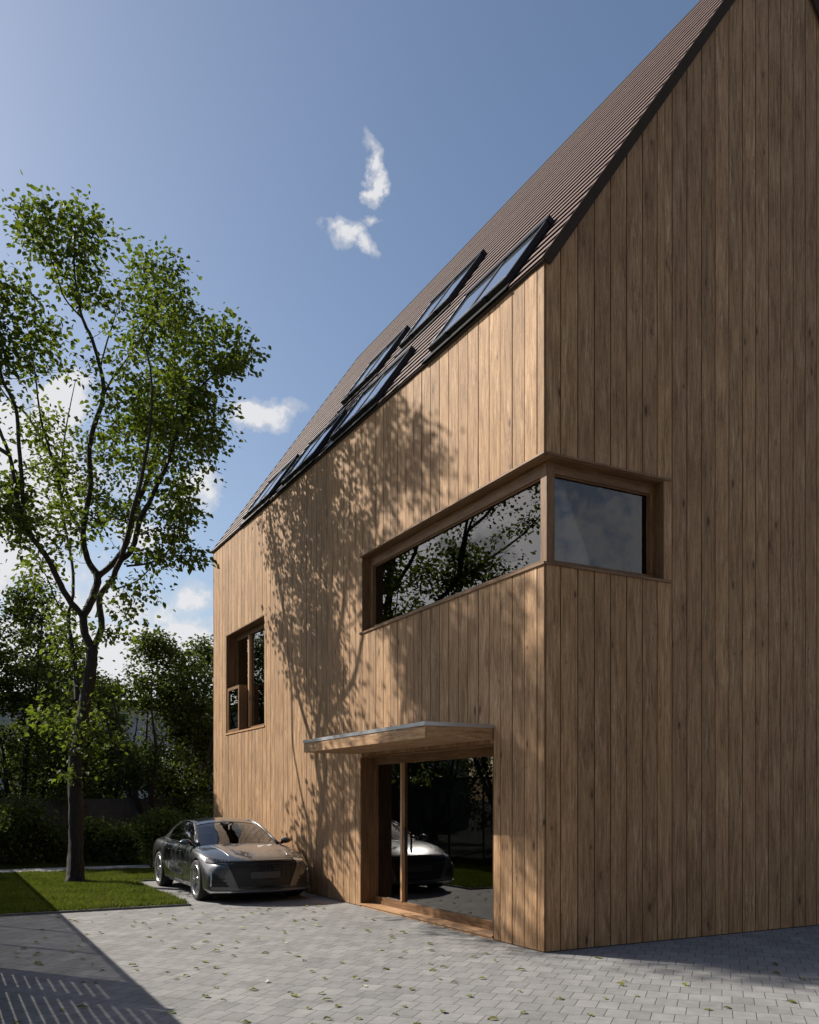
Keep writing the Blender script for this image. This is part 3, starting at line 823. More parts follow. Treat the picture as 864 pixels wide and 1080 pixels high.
# main tree: its own place on the lawn, limbs given in metres around the trunk foot
TD = 18.8; TX = (80-432)/941*TD
def tp(px, py, dd=0.):
    """point of the tree seen at photo position, as an offset in metres from the trunk foot"""
    D = TD+dd
    return ((px-432)/941*D-TX, dd, EYE+(842-py)/941*D)
LM = [
 ([(0,0,-.05),(0,0,.15),tp(80,900),tp(80,860),tp(80,800),tp(89,745,.05),tp(96,705,.05),tp(98,684,.05)], [.26,.20,.170,.165,.150,.14,.135,.13]),
 ([(-.12,-.2,-.05),(-.03,-.05,.22),tp(80,895)],[.10,.10,.08]),
 ([(.2,-.12,-.05),(.05,-.03,.22),tp(81,895)],[.11,.10,.08]),
 ([(.05,.25,-.05),(.0,.06,.25),tp(80,890)],[.11,.10,.08]),
 ([tp(98,684,.05),tp(90,669,-.1),tp(87.5,650,-.2)],[.10,.088,.084]),
 ([tp(87.5,650,-.2),tp(71,630,-.5),tp(62,613,-.7),tp(53,594,-.9),tp(41,576,-1.1),tp(22,550,-1.4),tp(18,524,-1.5),tp(10,480,-1.6),tp(0,455,-1.7),tp(-12,420,-1.8),tp(-20,380,-1.9)],[.072,.070,.068,.064,.06,.054,.046,.040,.034,.026,.015]),
 ([tp(22,550,-1.4),tp(24,520,-1.5),tp(20,470,-1.7),tp(17,430,-1.8),tp(2,398,-2.),tp(-2,350,-2.1),tp(8,310,-2.1)],[.045,.045,.042,.038,.032,.022,.010]),
 ([tp(87.5,650,-.2),tp(98,630,0),tp(103,609,.1),tp(92,590,.2),tp(88,565,.2),tp(91,540,.0),tp(96,511,-.3),tp(94,478,-.6),tp(98,455,-.8),tp(109,418,-1.1),tp(107,392,-1.3),tp(97,357,-1.6),tp(87,336,-1.8),tp(81,307,-1.9),tp(78,270,-2.),tp(80,240,-2.)],[.09,.088,.085,.07,.068,.06,.056,.054,.052,.048,.042,.036,.030,.022,.014,.007]),
 ([tp(88,565,.2),tp(78,548,.6),tp(63,518,.9),tp(60,500,1.0),tp(55,483,1.1),tp(42,461,1.3),tp(28,437,1.5),tp(8,420,1.7),tp(-10,390,1.8)],[.05,.048,.045,.043,.04,.036,.03,.022,.01]),
 ([tp(55,483,1.1),tp(45,450,.3),tp(40,420,-.4),tp(38,400,-.8),tp(30,350,-1.4)],[.028,.025,.022,.018,.008]),
 ([tp(103,609,.1),tp(123,590,.5),tp(134,571,.7),tp(142,542,.9),tp(154,510,1.1),tp(165,475,1.3),tp(178,430,1.5),tp(185,390,1.6),tp(178,340,1.7),tp(172,300,1.7)],[.07,.068,.065,.06,.055,.048,.04,.03,.02,.008]),
 ([tp(98,684,.05),tp(107,661,-.1),tp(105,630,-.25),tp(117,613,-.3),tp(127,592,-.5),tp(140,579,-.7),tp(147,550,-.9),tp(157,530,-1.),tp(169,505,-1.1),tp(174,495,-1.2),tp(190,450,-1.3),tp(215,405,-1.5),tp(240,385,-1.6)],[.080,.074,.070,.068,.064,.060,.062,.056,.05,.046,.036,.024,.009]),
 ([tp(127,592,-.5),tp(133,571,-1.0),tp(140,540,-1.6),tp(150,500,-2.),tp(158,455,-2.3),tp(160,400,-2.5),tp(150,350,-2.6)],[.055,.05,.045,.038,.03,.02,.008]),
 ([tp(117,613,-.3),tp(120,621,-.5),tp(144,613,-1.),tp(159,599,-1.3),tp(170,590,-1.5)],[.022,.020,.017,.012,.006]),
 ([tp(134,597,-.6),tp(160,593,-.9),tp(179,579,-1.1),tp(184,560,-1.2),tp(190,545,-1.3)],[.026,.022,.018,.013,.007]),
 ([tp(106,388,-1.3),tp(112,363,-1.2),tp(118,345,-1.1),tp(126,318,-1.)],[.02,.018,.014,.006]),
 ([tp(87,336,-1.8),tp(68,314,-2.),tp(60,290,-2.1),tp(50,262,-2.2)],[.02,.017,.013,.006]),
 ([tp(109,418,-1.1),tp(118,400,-1.),tp(140,370,-.8),tp(165,330,-.6)],[.026,.022,.016,.007]),
 ([tp(81,738,.05),tp(79,698,.4),tp(72,652,.8),tp(77,627,1.1),tp(76,594,1.4),tp(66,540,1.6),tp(64,500,1.8),tp(70,450,2.),tp(80,400,2.1)],[.06,.05,.045,.04,.036,.03,.024,.017,.008]),
 ([tp(72,652,.8),tp(60,635,.6),tp(50,610,.3),tp(36,585,.1)],[.022,.018,.014,.007]),
]
LM += [
 ([tp(10,480,-1.6),(-2.0,-1.5,9.3),(-2.6,-1.7,10.4),(-3.1,-1.9,11.6),(-3.5,-2.0,12.8),(-3.8,-2.0,13.8)],[.045,.042,.038,.03,.02,.008]),
 ([(-2.6,-1.7,10.4),(-3.4,-2.2,10.9),(-4.2,-2.4,11.8),(-4.7,-2.5,12.8)],[.03,.026,.018,.007]),
 ([(-2.0,-1.5,9.3),(-3.0,-1.2,9.9),(-3.8,-1.0,10.8),(-4.2,-.9,11.9)],[.03,.026,.018,.007]),
 ([tp(22,550,-1.4),(-2.2,-1.8,8.3),(-3.2,-2.1,9.1),(-4.0,-2.4,10.1)],[.04,.034,.022,.008]),
]
def bl(px, py, rx, ry, dd, rd, cnt):
    return (tp(px,py,dd), (rx*(TD+dd)/941, rd, ry*(TD+dd)/941), cnt)
BL = [
 bl(65,255,38,36,-1.9,1.0,62), bl(95,235,22,20,-1.8,.8,18), bl(40,240,20,22,-2.1,.8,18), bl(85,295,24,25,-1.8,.9,22), bl(112,255,10,14,-1.7,.5,6),
 bl(15,340,42,48,-2.0,1.2,74), bl(-30,370,45,60,-2.4,1.3,64), bl(50,360,24,28,-1.2,.9,24), bl(15,295,20,16,-2.,.8,10),
 bl(172,305,32,36,.8,1.2,60), bl(190,335,20,20,1.2,.8,20), bl(135,335,22,26,-.8,.9,18),bl(150,290,18,18,1.,.8,12),
 bl(180,375,42,32,0,1.6,62), bl(232,370,34,28,-1.4,1.,42), bl(262,380,9,8,-1.5,.4,6), bl(235,345,16,14,-1.4,.6,10),
 bl(205,425,40,36,-1.,1.5,84), bl(168,455,42,38,.2,1.8,84), bl(215,470,24,26,-1.2,1.,30), bl(150,420,28,30,-1.2,1.2,34),
 bl(130,475,26,30,.6,1.2,24), bl(182,505,26,22,-.6,1.,24),
 bl(95,520,42,26,.6,1.6,46), bl(125,545,30,18,.2,1.3,20), bl(62,455,32,24,1.2,1.1,26), bl(78,478,22,18,.8,.9,14),
 bl(35,470,26,30,.4,1.3,20), bl(15,545,34,34,-1.2,1.2,44), bl(50,560,30,24,-.8,1.,24), bl(-28,520,36,56,-1.4,1.5,44), bl(36,520,24,22,-.8,.9,14),
 bl(192,533,24,14,-1.1,.8,18), bl(172,556,26,16,-.9,.9,18), bl(196,585,22,11,-1.3,.7,16), bl(160,583,18,12,-1.,.7,9),
 bl(150,620,18,10,-1.2,.6,7), bl(132,640,20,14,-.9,.7,12), bl(122,662,16,12,-.6,.6,8), bl(44,600,26,16,.0,.8,14),
 bl(66,660,22,30,.6,.9,22), bl(72,700,20,22,.4,.8,14),
 bl(60,768,32,30,-.3,.9,18), bl(98,772,26,26,-.2,.9,13), bl(40,745,20,16,-.3,.6,6), bl(85,815,22,12,-.4,.7,8), bl(110,735,18,20,.2,.6,8),
]
BL += [((-3.4,-2.0,12.9),(1.0,1.0,.9),40), ((-4.3,-2.3,12.2),(.8,.8,.7),26), ((-3.9,-1.0,11.6),(.7,.8,.8),22),
 ((-2.8,-1.8,13.6),(.8,.8,.6),16), ((-3.2,-2.0,10.9),(.9,.8,.5),10), ((-3.9,-2.3,10.0),(.7,.7,.5),8), ((-3.0,-1.6,9.3),(.7,.6,.4),6)]
BL += [((-1.8,-1.9,11.0),(.9,.9,.8),34), ((-3.1,-1.3,12.0),(.9,.9,.8),34), ((-2.6,-2.6,12.0),(.9,.9,.8),36), ((-2.4,-1.8,11.6),(1.1,1.1,.7),26), ((-1.6,-2.2,10.2),(.9,.9,.6),20), ((-3.6,-2.4,11.4),(.9,.9,.7),22)]
# thin scatter of foliage between the big clumps
BL += [bl(120,440,40,80,-.6,2.,14), bl(160,400,50,80,-.4,2.,20), bl(60,500,60,50,-.3,2.,22), bl(130,560,50,50,-.4,1.6,18)]
BL = [(c, r, int(n*(1.08 if c[0] > 1.6 else .92 if c[0] > -1.3 else 1.55))) for c, r, n in BL]
w_me, l_me = grow(LM, BL, 7, .104, 18, M['leaf'])
main = link_tree('maple_tree', w_me, l_me, (TX, TD, 0), 0, (1,1,1), 'tall broadleaf tree with forked dark trunk standing on the lawn left of the car')

def generic(seed, H, cr, nst, base_fork, leafmat, leafsize, ntw, per, spread=.5, crown0=.3, squash=.8):
    """multi stemmed tree of height H, crown radius cr"""
    rg = random.Random(seed); limbs = []; blobs = []
    r0 = .045*H**.8
    limbs.append(([(0,0,-.05),(0,0,base_fork*.5),(rg.uniform(-.05,.05),rg.uniform(-.05,.05),base_fork)], [r0*1.25,r0,r0*.9]))
    for k in range(nst):
        a = 2*PI*(k+rg.uniform(-.3,.3))/nst; sp = cr*rg.uniform(.45,.85)*spread*2
        top = H*rg.uniform(.78,.96) if k % 2 else H*rg.uniform(.6,.85)
        pts = [(0,0,base_fork*.7)]; rads = [r0*.55]
        for j in range(1,6):
            t = j/5; q = sp*t**.8
            pts.append((math.cos(a)*q+rg.uniform(-.1,.1), math.sin(a)*q+rg.uniform(-.1,.1), base_fork*.7+(top-base_fork*.7)*t**1.15)); rads.append(r0*.55*(1-t)+.01*t)
        limbs.append((pts, rads))
    nb_ = 15
    for k in range(nb_):
        a = rg.uniform(0,2*PI); t = (k+.5)/nb_; z = H*(crown0+(1-crown0)*t)*.97
        prof = math.sin(PI*min(1, .16+.80*t))**.6
        q = cr*prof*rg.uniform(.15,.75)
        rr_ = cr*rg.uniform(.26,.46)*(1.15-.4*t)
        blobs.append(((math.cos(a)*q, math.sin(a)*q, z-rr_*.3), (rr_, rr_, rr_*squash), int(ntw/nb_)))
    return grow(limbs, blobs, seed, leafsize, per, leafmat, trunk_sides=10)

gA = generic(21, 8.4, 3.0, 6, .9, M['leaf_dark'], .12, 900, 24, crown0=.16)
gB = generic(33, 7.0, 2.7, 8, .35, M['leaf_dark'], .11, 760, 24, spread=.6, crown0=.32)
def pxpos(px, D): return ((px-432)/941*D, D, 0)
gr = 'trees beyond the garden fences'
for (g_, px, D, rz, sc, lab) in [
    (gA, 14, 27.2, .3, (1.0,1.0,1.0), 'dense dark tree behind the fence at the left edge of the photo'),
    (gA, -70, 26.5, 2.1, (1.05,1.05,1.08), 'broad dark tree farthest left beyond the concrete fence'),
    (gB, 165, 27.6, 1.2, (1.05,1.05,1.0), 'bushy many stemmed tree between the tall lawn tree and the house'),
    (gB, 98, 31., 3.0, (1.05,1.05,.86), 'lower dark tree seen behind the trunk of the tall lawn tree'),
    (gA, 230, 30.5, 4.4, (.9,.9,.86), 'dark tree half hidden behind the far corner of the house'),
    (gB, 55, 33.5, .4, (1.2,1.2,1.02), 'distant dark tree between the lawn tree and the left dense tree')]:
    link_tree('garden_tree', g_[0], g_[1], pxpos(px, D), rz, sc, lab, group=gr)
p = site(-12.2, 19.5); link_tree('garden_tree', gA[0], gA[1], p, 4.0, (1,1,.95), 'dark tree outside the left fence reflected in the entrance glass', group=gr)
p = site(-12.4, 25.5); link_tree('garden_tree', gB[0], gB[1], p, 2.6, (1.1,1.1,1.0), 'bushy tree at the far left corner outside both fences', group=gr)
p = site(-13.5, 14.0); link_tree('garden_tree', gB[0], gB[1], p, 5.3, (1.2,1.2,1.1), 'bushy tree outside the left fence level with the middle of the lawn', group=gr)

# shrubs
def shrub(seed, H, r, ntw, per):
    rg = random.Random(seed); limbs = []; blobs = []
    for k in range(7):
        a = rg.uniform(0,2*PI); q = r*rg.uniform(.3,.8)
        limbs.append(([(0,0,-.02),(math.cos(a)*q*.4,math.sin(a)*q*.4,H*.35),(math.cos(a)*q,math.sin(a)*q,H*rg.uniform(.7,.95))],[.018,.013,.005]))
    for k in range(9):
        a = rg.uniform(0,2*PI); t = (k+.5)/9; q = r*rg.uniform(.1,.6)
        blobs.append(((math.cos(a)*q, math.sin(a)*q, H*(.15+.8*t)), (r*.42, r*.42, H*.17), int(ntw/9)))
    return grow(limbs, blobs, seed, .085, per, M['leaf_shrub'], trunk_sides=6, twig_r=.003)
sA = shrub(3, 1.55, .85, 260, 13); sB = shrub(8, 1.25, .8, 220, 13)
def shrub_thing(me, px, D, rz, sc, lab):
    e = empty('garden_shrub', lab, 'shrub', None, 'shrubs along the back fence'); e.location = pxpos(px, D); e.rotation_euler = (0,0,rz); e.scale = (sc[0],sc[0],sc[1])
    for nm, mm in (('stem', me[0]), ('foliage', me[1])):
        o = bpy.data.objects.new(nm, mm); COL.objects.link(o); o.parent = e
for (me, px, D, rz, sc, lab) in [
    (sA, 16, 23.6, 0, (1.1,1.15), 'tall leafy shrub at the left edge in front of the concrete fence'),
    (sB, 52, 24.1, 1, (.95,.95), 'shrub just left of the tall tree trunk by the concrete fence'),
    (sB, -25, 23.2, 2, (1.1,1.2), 'shrub at the outermost left end of the back fence'),
    (sA, 100, 24.3, 3, (.9,.8), 'low dark shrub just right of the tall tree trunk'),
    (sB, 130, 24.2, 4, (1.,.9), 'low dark shrub midway between the tree trunk and the car'),
    (sA, 166, 23.3, 5, (.85,.95), 'light green shrub directly behind the rear of the car'),
    (sB, 192, 24.0, 6, (1.05,1.15), 'shrub next to the far corner of the house'),
    (sA, 222, 24.6, .5, (1.1,1.), 'shrub tucked behind the far corner of the house')]:
    shrub_thing(me, px, D, rz, sc, lab)

# fallen leaves
def leaf_mesh(name, seed, mat, L=.075):
    rg = random.Random(seed); m = MB(); n = 5; rows = []
    for i in range(n+1):
        t = i/n; w = L*.36*math.sin(PI*min(1,t*1.02+.02))**.7*(1-.35*t); zc = L*.25*math.sin(PI*t)*rg.uniform(.6,1.3)
        rows.append([(t*L, -w, zc*.6+L*.10+rg.uniform(0,.004)), (t*L, 0, zc*.3+.003), (t*L, w, zc*.6+L*rg.uniform(.04,.16))])
    m.grid(rows, r=rg.random()*.188)
    m.tube([(-L*.4,0,.004),(0,0,.004)],[.0012,.0012],3, r=.02)
    return m.mesh(name, mat)
LMs = [leaf_mesh('fallen_leaf', s, M['fallen']) for s in range(6)]
LP = [leaf_mesh('pale_fallen_leaf', s+20, M['fallen_pale'], .085) for s in range(2)]
rg = random.Random(77); placed = []
def scatter(n, me_list, name, label, grp, size=(.7,1.25)):
    k = 0
    while k < n:
        s = rg.uniform(-5.8, -.15) if rg.random() < .82 else rg.uniform(-.1, 4.2)
        u = rg.uniform(-3.3, 6.2)
        if s > 0: u = rg.uniform(-3.2, -.2)
        if s > -.5 and u > 0 and s < 0: s -= .3
        w = site(s, u)
        if w.y < 5.2: continue
        if rg.random() > .35+.65*math.exp(-((s+2.6)/1.8)**2): continue
        if any((w.x-a)**2+(w.y-b)**2 < .12**2 for a, b in placed): continue
        placed.append((w.x, w.y))
        o = bpy.data.objects.new(name, rg.choice(me_list)); COL.objects.link(o)
        o.location = (w.x, w.y, .002); o.rotation_euler = (rg.uniform(-.15,.15), rg.uniform(-.15,.15), rg.uniform(0, 2*PI))
        q = rg.uniform(*size); o.scale = (q,q,q)
        tag(o, label, 'leaf', grp); k += 1
scatter(190, LMs, 'fallen_leaf', 'small green fallen leaf lying on the grey paving', 'green leaves scattered on the paving')
scatter(7, LP, 'pale_fallen_leaf', 'small whitish curled leaf lying on the grey paving', 'whitish leaves on the paving')

# ------------------------------------------------------------------ car
def smoothstep(a, b, x):
    t = max(0., min(1., (x-a)/(b-a))); return t*t*(3-2*t)
ST = [ # x, zb, wlow, wmid, wmax, wsh, zsh, win, zin, zc
 (-2.52,.36,.86,.89,.89,.80,.90,.64,.985,1.03),
 (-2.35,.28,.92,.93,.935,.85,.93,.68,.995,1.045),
 (-1.95,.22,.945,.965,.97,.90,.95,.72,.995,1.03),
 (-1.70,.20,.95,.975,.985,.915,.945,.74,.99,1.01),
 (-1.465,.19,.955,.98,.992,.92,.94,.75,.985,1.0),
 (-1.15,.18,.95,.965,.975,.91,.93,.76,.975,.99),
 (-.8,.17,.945,.925,.945,.89,.925,.78,.965,.97),
 (-.2,.17,.945,.912,.935,.88,.905,.79,.95,.955),
 (.4,.17,.945,.912,.935,.88,.895,.79,.945,.955),
 (.85,.17,.945,.925,.94,.885,.89,.78,.945,.965),
 (1.15,.17,.95,.95,.965,.90,.875,.755,.935,.965),
 (1.465,.17,.955,.975,.985,.915,.845,.73,.905,.94),
 (1.75,.16,.955,.975,.982,.90,.80,.70,.865,.905),
 (2.0,.155,.955,.965,.965,.87,.75,.66,.815,.86),
 (2.22,.155,.95,.945,.935,.83,.70,.62,.755,.80),
 (2.36,.165,.93,.92,.90,.80,.655,.58,.70,.735),
]
def bendx(x, y):
    f = .30*(abs(y)/.97)**2.5*smoothstep(1.5, 2.4, x)
    b = .16*(abs(y)/.97)**2.5*smoothstep(-1.9, -2.5, x) if False else .16*(abs(y)/.97)**2.5*smoothstep(0,1,(-x-1.9)/.6)
    return x-f+b
def section(st, kx=0.):
    x, zb, wl, wm, wx, ws, zs, wi, zi, zc = st
    h = [(0,zb),(wl*.6,zb),(wl*.94,zb+.01),(wl,zb+.09),(wm,.47),(wx,zs-.17),(ws+.02,zs-.03),(ws-.03,zs+.015),(wi,zi),(wi*.5,zi+(zc-zi)*.8),(0,zc)]
    return h
def ring(st, x, sc=1., cz=.45):
    h = [(y*sc, cz+(z-cz)*sc) for y, z in section(st)]
    full = [(-y, z) for y, z in h[1:-1]][::1]
    # go round: bottom centre -> right side (y>0) -> top centre -> left side
    loop = h+[(-y,z) for y,z in reversed(h[1:-1])]
    return [(bendx(x, y), y, z) for y, z in loop]
rings = []
s0 = ST[0]; rings.append(ring(s0, -2.60, .02, .65)); rings.append(ring(s0, -2.60, .5, .65)); rings.append(ring(s0, -2.585, .92, .65))
for st in ST: rings.append(ring(st, st[0]))
s1 = ST[-1]; rings.append(ring(s1, 2.405, .93, .42)); rings.append(ring(s1, 2.425, .6, .42)); rings.append(ring(s1, 2.43, .02, .42))
CARM = SITE @ Matrix.Translation((-1.235, 8.71, 0)) @ Matrix.Rotation(-PI/2, 4, 'Z')
car = empty('parked_car', 'dark grey metallic fastback saloon parked against the timber facade', 'car', CARM)
m = MB(); m.grid(rings, closed=True)
m.f.append(tuple(range(len(rings[0])))); m.uv += [(0,0)]*len(rings[0]); m.r.append(0); m.m.append(0); m.sm.append(True)
b_ = (len(rings)-1)*len(rings[0])
m.f.append(tuple(b_+i for i in reversed(range(len(rings[0]))))); m.uv += [(0,0)]*len(rings[0]); m.r.append(0); m.m.append(0); m.sm.append(True)
tmp = bpy.data.objects.new('tmp_body', m.mesh('tmp_body', [M['paint'], M['underbody']])); COL.objects.link(tmp)
bmx = bmesh.new(); bmx.from_mesh(tmp.data); bmesh.ops.recalc_face_normals(bmx, faces=bmx.faces); bmx.to_mesh(tmp.data); bmx.free()
md = tmp.modifiers.new('s', 'SUBSURF'); md.levels = 3; md.render_levels = 3
cutters = []
for sx in (1.465, -1.465):
    for sy in (1, -1):
        c = MB(); R0 = .405
        c.tube([(sx, sy*.60, .345), (sx, sy*1.25, .345)], [R0, R0], 56, m=0)
        co = bpy.data.objects.new('tmp_cut', c.mesh('tmp_cut', [M['underbody']])); COL.objects.link(co); cutters.append(co)
        bmx = bmesh.new(); bmx.from_mesh(co.data); bmesh.ops.recalc_face_normals(bmx, faces=bmx.faces); bmx.to_mesh(co.data); bmx.free()
        b = tmp.modifiers.new('b', 'BOOLEAN'); b.operation = 'DIFFERENCE'; b.object = co; b.solver = 'EXACT'
        try: b.material_mode = 'TRANSFER'
        except Exception: pass
dg = bpy.context.evaluated_depsgraph_get()
body_me = bpy.data.meshes.new_from_object(tmp.evaluated_get(dg)); body_me.name = 'body'
for c in cutters+[tmp]: bpy.data.objects.remove(c)
for pgn in body_me.polygons: pgn.use_smooth = True
try: body_me.set_sharp_from_angle(angle=R(40))
except Exception: pass
body = bpy.data.objects.new('body', body_me); COL.objects.link(body); body.parent = car
bm_ = bmesh.new(); bm_.from_mesh(body_me); BV = BVHTree.FromBMesh(bm_); bm_.free()
def front(y, z, off):
    h = BV.ray_cast(Vector((4, y, z)), Vector((-1, 0, 0)))
    if h[0] is None: return Vector((2.1, y, z))
    return h[0]+h[1]*off
def side(x, z, sy, off):
    h = BV.ray_cast(Vector((x, sy*3, z)), Vector((0, -sy, 0)))
    if h[0] is None: return Vector((x, sy*.9, z))
    return h[0]+h[1]*off
def patch(mb, c, fn, off, nx=10, ny=6, thick=.012):
    """bilinear patch c = 4 (a,b) corners, projected, with a rim so that it has thickness"""
    P = []
    for i in range(nx+1):
        row = []
        for j in range(ny+1):
            a, b = i/nx, j/ny
            y = (1-a)*(1-b)*c[0][0]+a*(1-b)*c[1][0]+a*b*c[2][0]+(1-a)*b*c[3][0]
            z = (1-a)*(1-b)*c[0][1]+a*(1-b)*c[1][1]+a*b*c[2][1]+(1-a)*b*c[3][1]
            row.append((y, z))
        P.append(row)
    top = [[fn(y, z, off) for (y, z) in row] for row in P]
    bot = [[fn(y, z, off-thick) for (y, z) in row] for row in P]
    mb.grid(top)
    edge = [(i,0) for i in range(nx)]+[(nx,j) for j in range(ny)]+[(i,ny) for i in range(nx,0,-1)]+[(0,j) for j in range(ny,0,-1)]
    mb.grid([[top[i][j], bot[i][j]] for i, j in edge+[edge[0]]], sm=False)
def cpart(mb, name, mat, par=car): 
    o = mb.build(name, mat); o.parent = par; return o
# grille
m = MB(); patch(m, [(-.60,.665),(.60,.665),(.57,.715),(-.57,.715)], front, .004, 20, 3)
patch(m, [(-.44,.255),(.44,.255),(.60,.665),(-.60,.665)], front, .004, 20, 12)
gr_ = cpart(m, 'grille', M['mesh_black'])
m = MB()
for z in (.64, .60, .40, .355): 
    w = .44+(z-.255)/.41*.16-.03; patch(m, [(-w,z),(w,z),(w,z+.010),(-w,z+.010)], front, .012, 20, 1)
for k in range(11):
    y = -.50+k*.10
    if abs(y) < .28: continue
    patch(m, [(y-.004,.45),(y+.004,.45),(y+.004,.64),(y-.004,.64)], front, .011, 1, 4)
patch(m, [(-.43,.265),(.43,.265),(.44,.295),(-.44,.295)], front, .022, 20, 1)
cpart(m, 'grille_bars', M['carblack'], gr_)
m = MB()
for sy in (-1,1):
    patch(m, [(sy*.44,.26),(sy*.46,.26),(sy*.625,.665),(sy*.60,.665)], front, .014, 2, 10)
patch(m, [(-.60,.700),(.60,.700),(.575,.722),(-.575,.722)], front, .014, 20, 1)
cpart(m, 'grille_frame', M['carblack'], gr_)
m = MB(); patch(m, [(-.26,.43),(.26,.43),(.26,.54),(-.26,.54)], front, .026, 10, 2, .02); cpart(m, 'number_plate', M['plate'])
m = MB()
for k in range(4):
    cy = -.105+k*.07; pts = []
    for t in range(25):
        a = 2*PI*t/24; v = front(cy+.044*math.cos(a), .615+.044*math.sin(a), .020); pts.append(v)
    m.tube(pts, [.006]*25, 5, cap=False)
cpart(m, 'emblem', M['rimdark'])
for sy in (-1, 1):
    m = MB(); patch(m, [(sy*.60,.655),(sy*.90,.69),(sy*.885,.768),(sy*.60,.728)], front, .006, 10, 4)
    hl = cpart(m, 'headlight', M['carblack'])
    m = MB()
    for k in range(7):
        y = .63+k*.036; z = .710+k*.0045
        patch(m, [(sy*y,z-.014),(sy*(y+.024),z-.014),(sy*(y+.028),z+.018),(sy*(y+.004),z+.018)], front, .012, 1, 1, .004)
    patch(m, [(sy*.62,.668),(sy*.88,.700),(sy*.88,.709),(sy*.62,.677)], front, .010, 8, 1, .004)
    cpart(m, 'lamp_element', M['lampwhite'], hl)
    m = MB(); patch(m, [(sy*.60,.655),(sy*.90,.69),(sy*.885,.768),(sy*.60,.728)], front, .020, 10, 4, .006); cpart(m, 'lens', M['lampglass'], hl)
    m = MB(); patch(m, [(sy*.60,.29),(sy*.905,.29),(sy*.885,.56),(sy*.80,.50)], front, .005, 8, 6); it = cpart(m, 'air_intake', M['mesh_black'])
    m = MB(); patch(m, [(sy*.862,.30),(sy*.884,.30),(sy*.875,.545),(sy*.853,.52)], front, .022, 1, 6, .02); cpart(m, 'intake_blade', M['chrome'], it)
    m = MB(); patch(m, [(sy*.63,.36),(sy*.85,.36),(sy*.85,.372),(sy*.64,.372)], front, .012, 4, 1); patch(m, [(sy*.66,.42),(sy*.85,.42),(sy*.85,.432),(sy*.67,.432)], front, .012, 4, 1)
    cpart(m, 'intake_fin', M['carblack'], it)
m = MB(); patch(m, [(-.93,.205),(.93,.205),(.93,.222),(-.93,.222)], front, .030, 40, 1, .03)
cpart(m, 'splitter', M['chrome'])
m = MB(); patch(m, [(-.92,.165),(.92,.165),(.93,.203),(-.93,.203)], front, .022, 40, 1, .02)
cpart(m, 'front_lip', M['carblack'])
# side details
for sy in (-1, 1):
    m = MB(); patch(m, [(-1.02,.20),(1.02,.20),(1.02,.255),(-1.02,.255)], lambda a,b,o: side(a,b,sy,o), .014, 20, 1, .02); cpart(m, 'side_skirt', M['chrome'] if sy < 0 else M['carblack'])
    m = MB()
    for x in (.92, -.08, -1.0):
        patch(m, [(x-.004,.27),(x+.004,.27),(x+.004,.88),(x-.004,.88)], lambda a,b,o: side(a,b,sy,o), .0015, 1, 10, .004)
    patch(m, [(-1.0,.268),(.92,.268),(.92,.276),(-1.0,.276)], lambda a,b,o: side(a,b,sy,o), .0015, 20, 1, .004)
    cpart(m, 'door_gap', M['underbody'])
    for x in (-.02, -.90):
        m = MB(); v = side(x+.12, .80, sy, .018); w = side(x+.30, .805, sy, .018)
        m.tube([v+Vector((0,-sy*.02,0)), v, w, w+Vector((0,-sy*.02,0))], [.008,.012,.012,.008], 6); cpart(m, 'door_handle', M['paint'])
# hood creases
def top(x, y, off):
    h = BV.ray_cast(Vector((x, y, 3)), Vector((0, 0, -1))); return (h[0]+h[1]*off) if h[0] is not None else Vector((x,y,.9))
for sy in (-1, 1):
    m = MB(); pts = []
    for k in range(9):
        t = k/8; pts.append(top(1.0+1.15*t, sy*(.62-.10*t), -.004))
    m.tube(pts, [.004]+[.013]*7+[.003], 6); cpart(m, 'bonnet_crease', M['paint'])
# greenhouse
X_ = [1.02, .80, .55, .25, -.05, -.35, -.7, -1.0, -1.35, -1.7, -2.0, -2.22]
CZ_ = [.962,1.075,1.195,1.325,1.392,1.418,1.418,1.395,1.325,1.215,1.11,1.045]
PY_ = [.76,.735,.70,.645,.61,.60,.598,.60,.615,.635,.645,.63]
PZ_ = [.945,1.03,1.13,1.25,1.325,1.352,1.350,1.325,1.25,1.14,1.045,1.0]
BY_ = [.80,.815,.82,.822,.822,.82,.818,.812,.80,.78,.74,.66]
BZ_ = [.935,.938,.94,.943,.947,.950,.955,.960,.968,.975,.985,.99]
def interp(arr, x): return float(np.interp(-x, [-q for q in X_], arr))
def toppt(x, b):   # b -1..1 across
    py, pz, cz = interp(PY_, x), interp(PZ_, x), interp(CZ_, x)
    # plan curvature of the windscreen / rear glass
    c = abs(b)**2.2
    return Vector((x-.10*c*smoothstep(-.1,1.0,x)+.06*c*smoothstep(.9,2.1,-x), b*py, cz-(cz-pz)*c))
def sidept(x, t, sy):
    py, pz, by, bz = interp(PY_, x), interp(PZ_, x), interp(BY_, x), interp(BZ_, x)
    e = .10*(1-0)*smoothstep(-.1,1.0,x)
    bulge = .035*math.sin(PI*t)*min(1, (pz-bz)/.25)
    return Vector((x-e*t+.06*t*smoothstep(.9,2.1,-x), sy*(by+(py-by)*t+bulge), bz+(pz-bz)*t))
def strip(mb, x0, x1, n, b0, b1, nb2_, fn):
    mb.grid([[fn(x0+(x1-x0)*i/n, b0+(b1-b0)*j/nb2_) for j in range(nb2_+1)] for i in range(n+1)])
m = MB(); strip(m, .20, -.98, 14, -1, 1, 12, toppt); rf = cpart(m, 'roof_panel', M['paint'])
sol = rf.modifiers.new('t', 'SOLIDIFY'); sol.thickness = .01; sol.offset = -1
m = MB(); strip(m, 1.02, .21, 12, -.965, .965, 14, toppt); cpart(m, 'windscreen', M['carglass'])
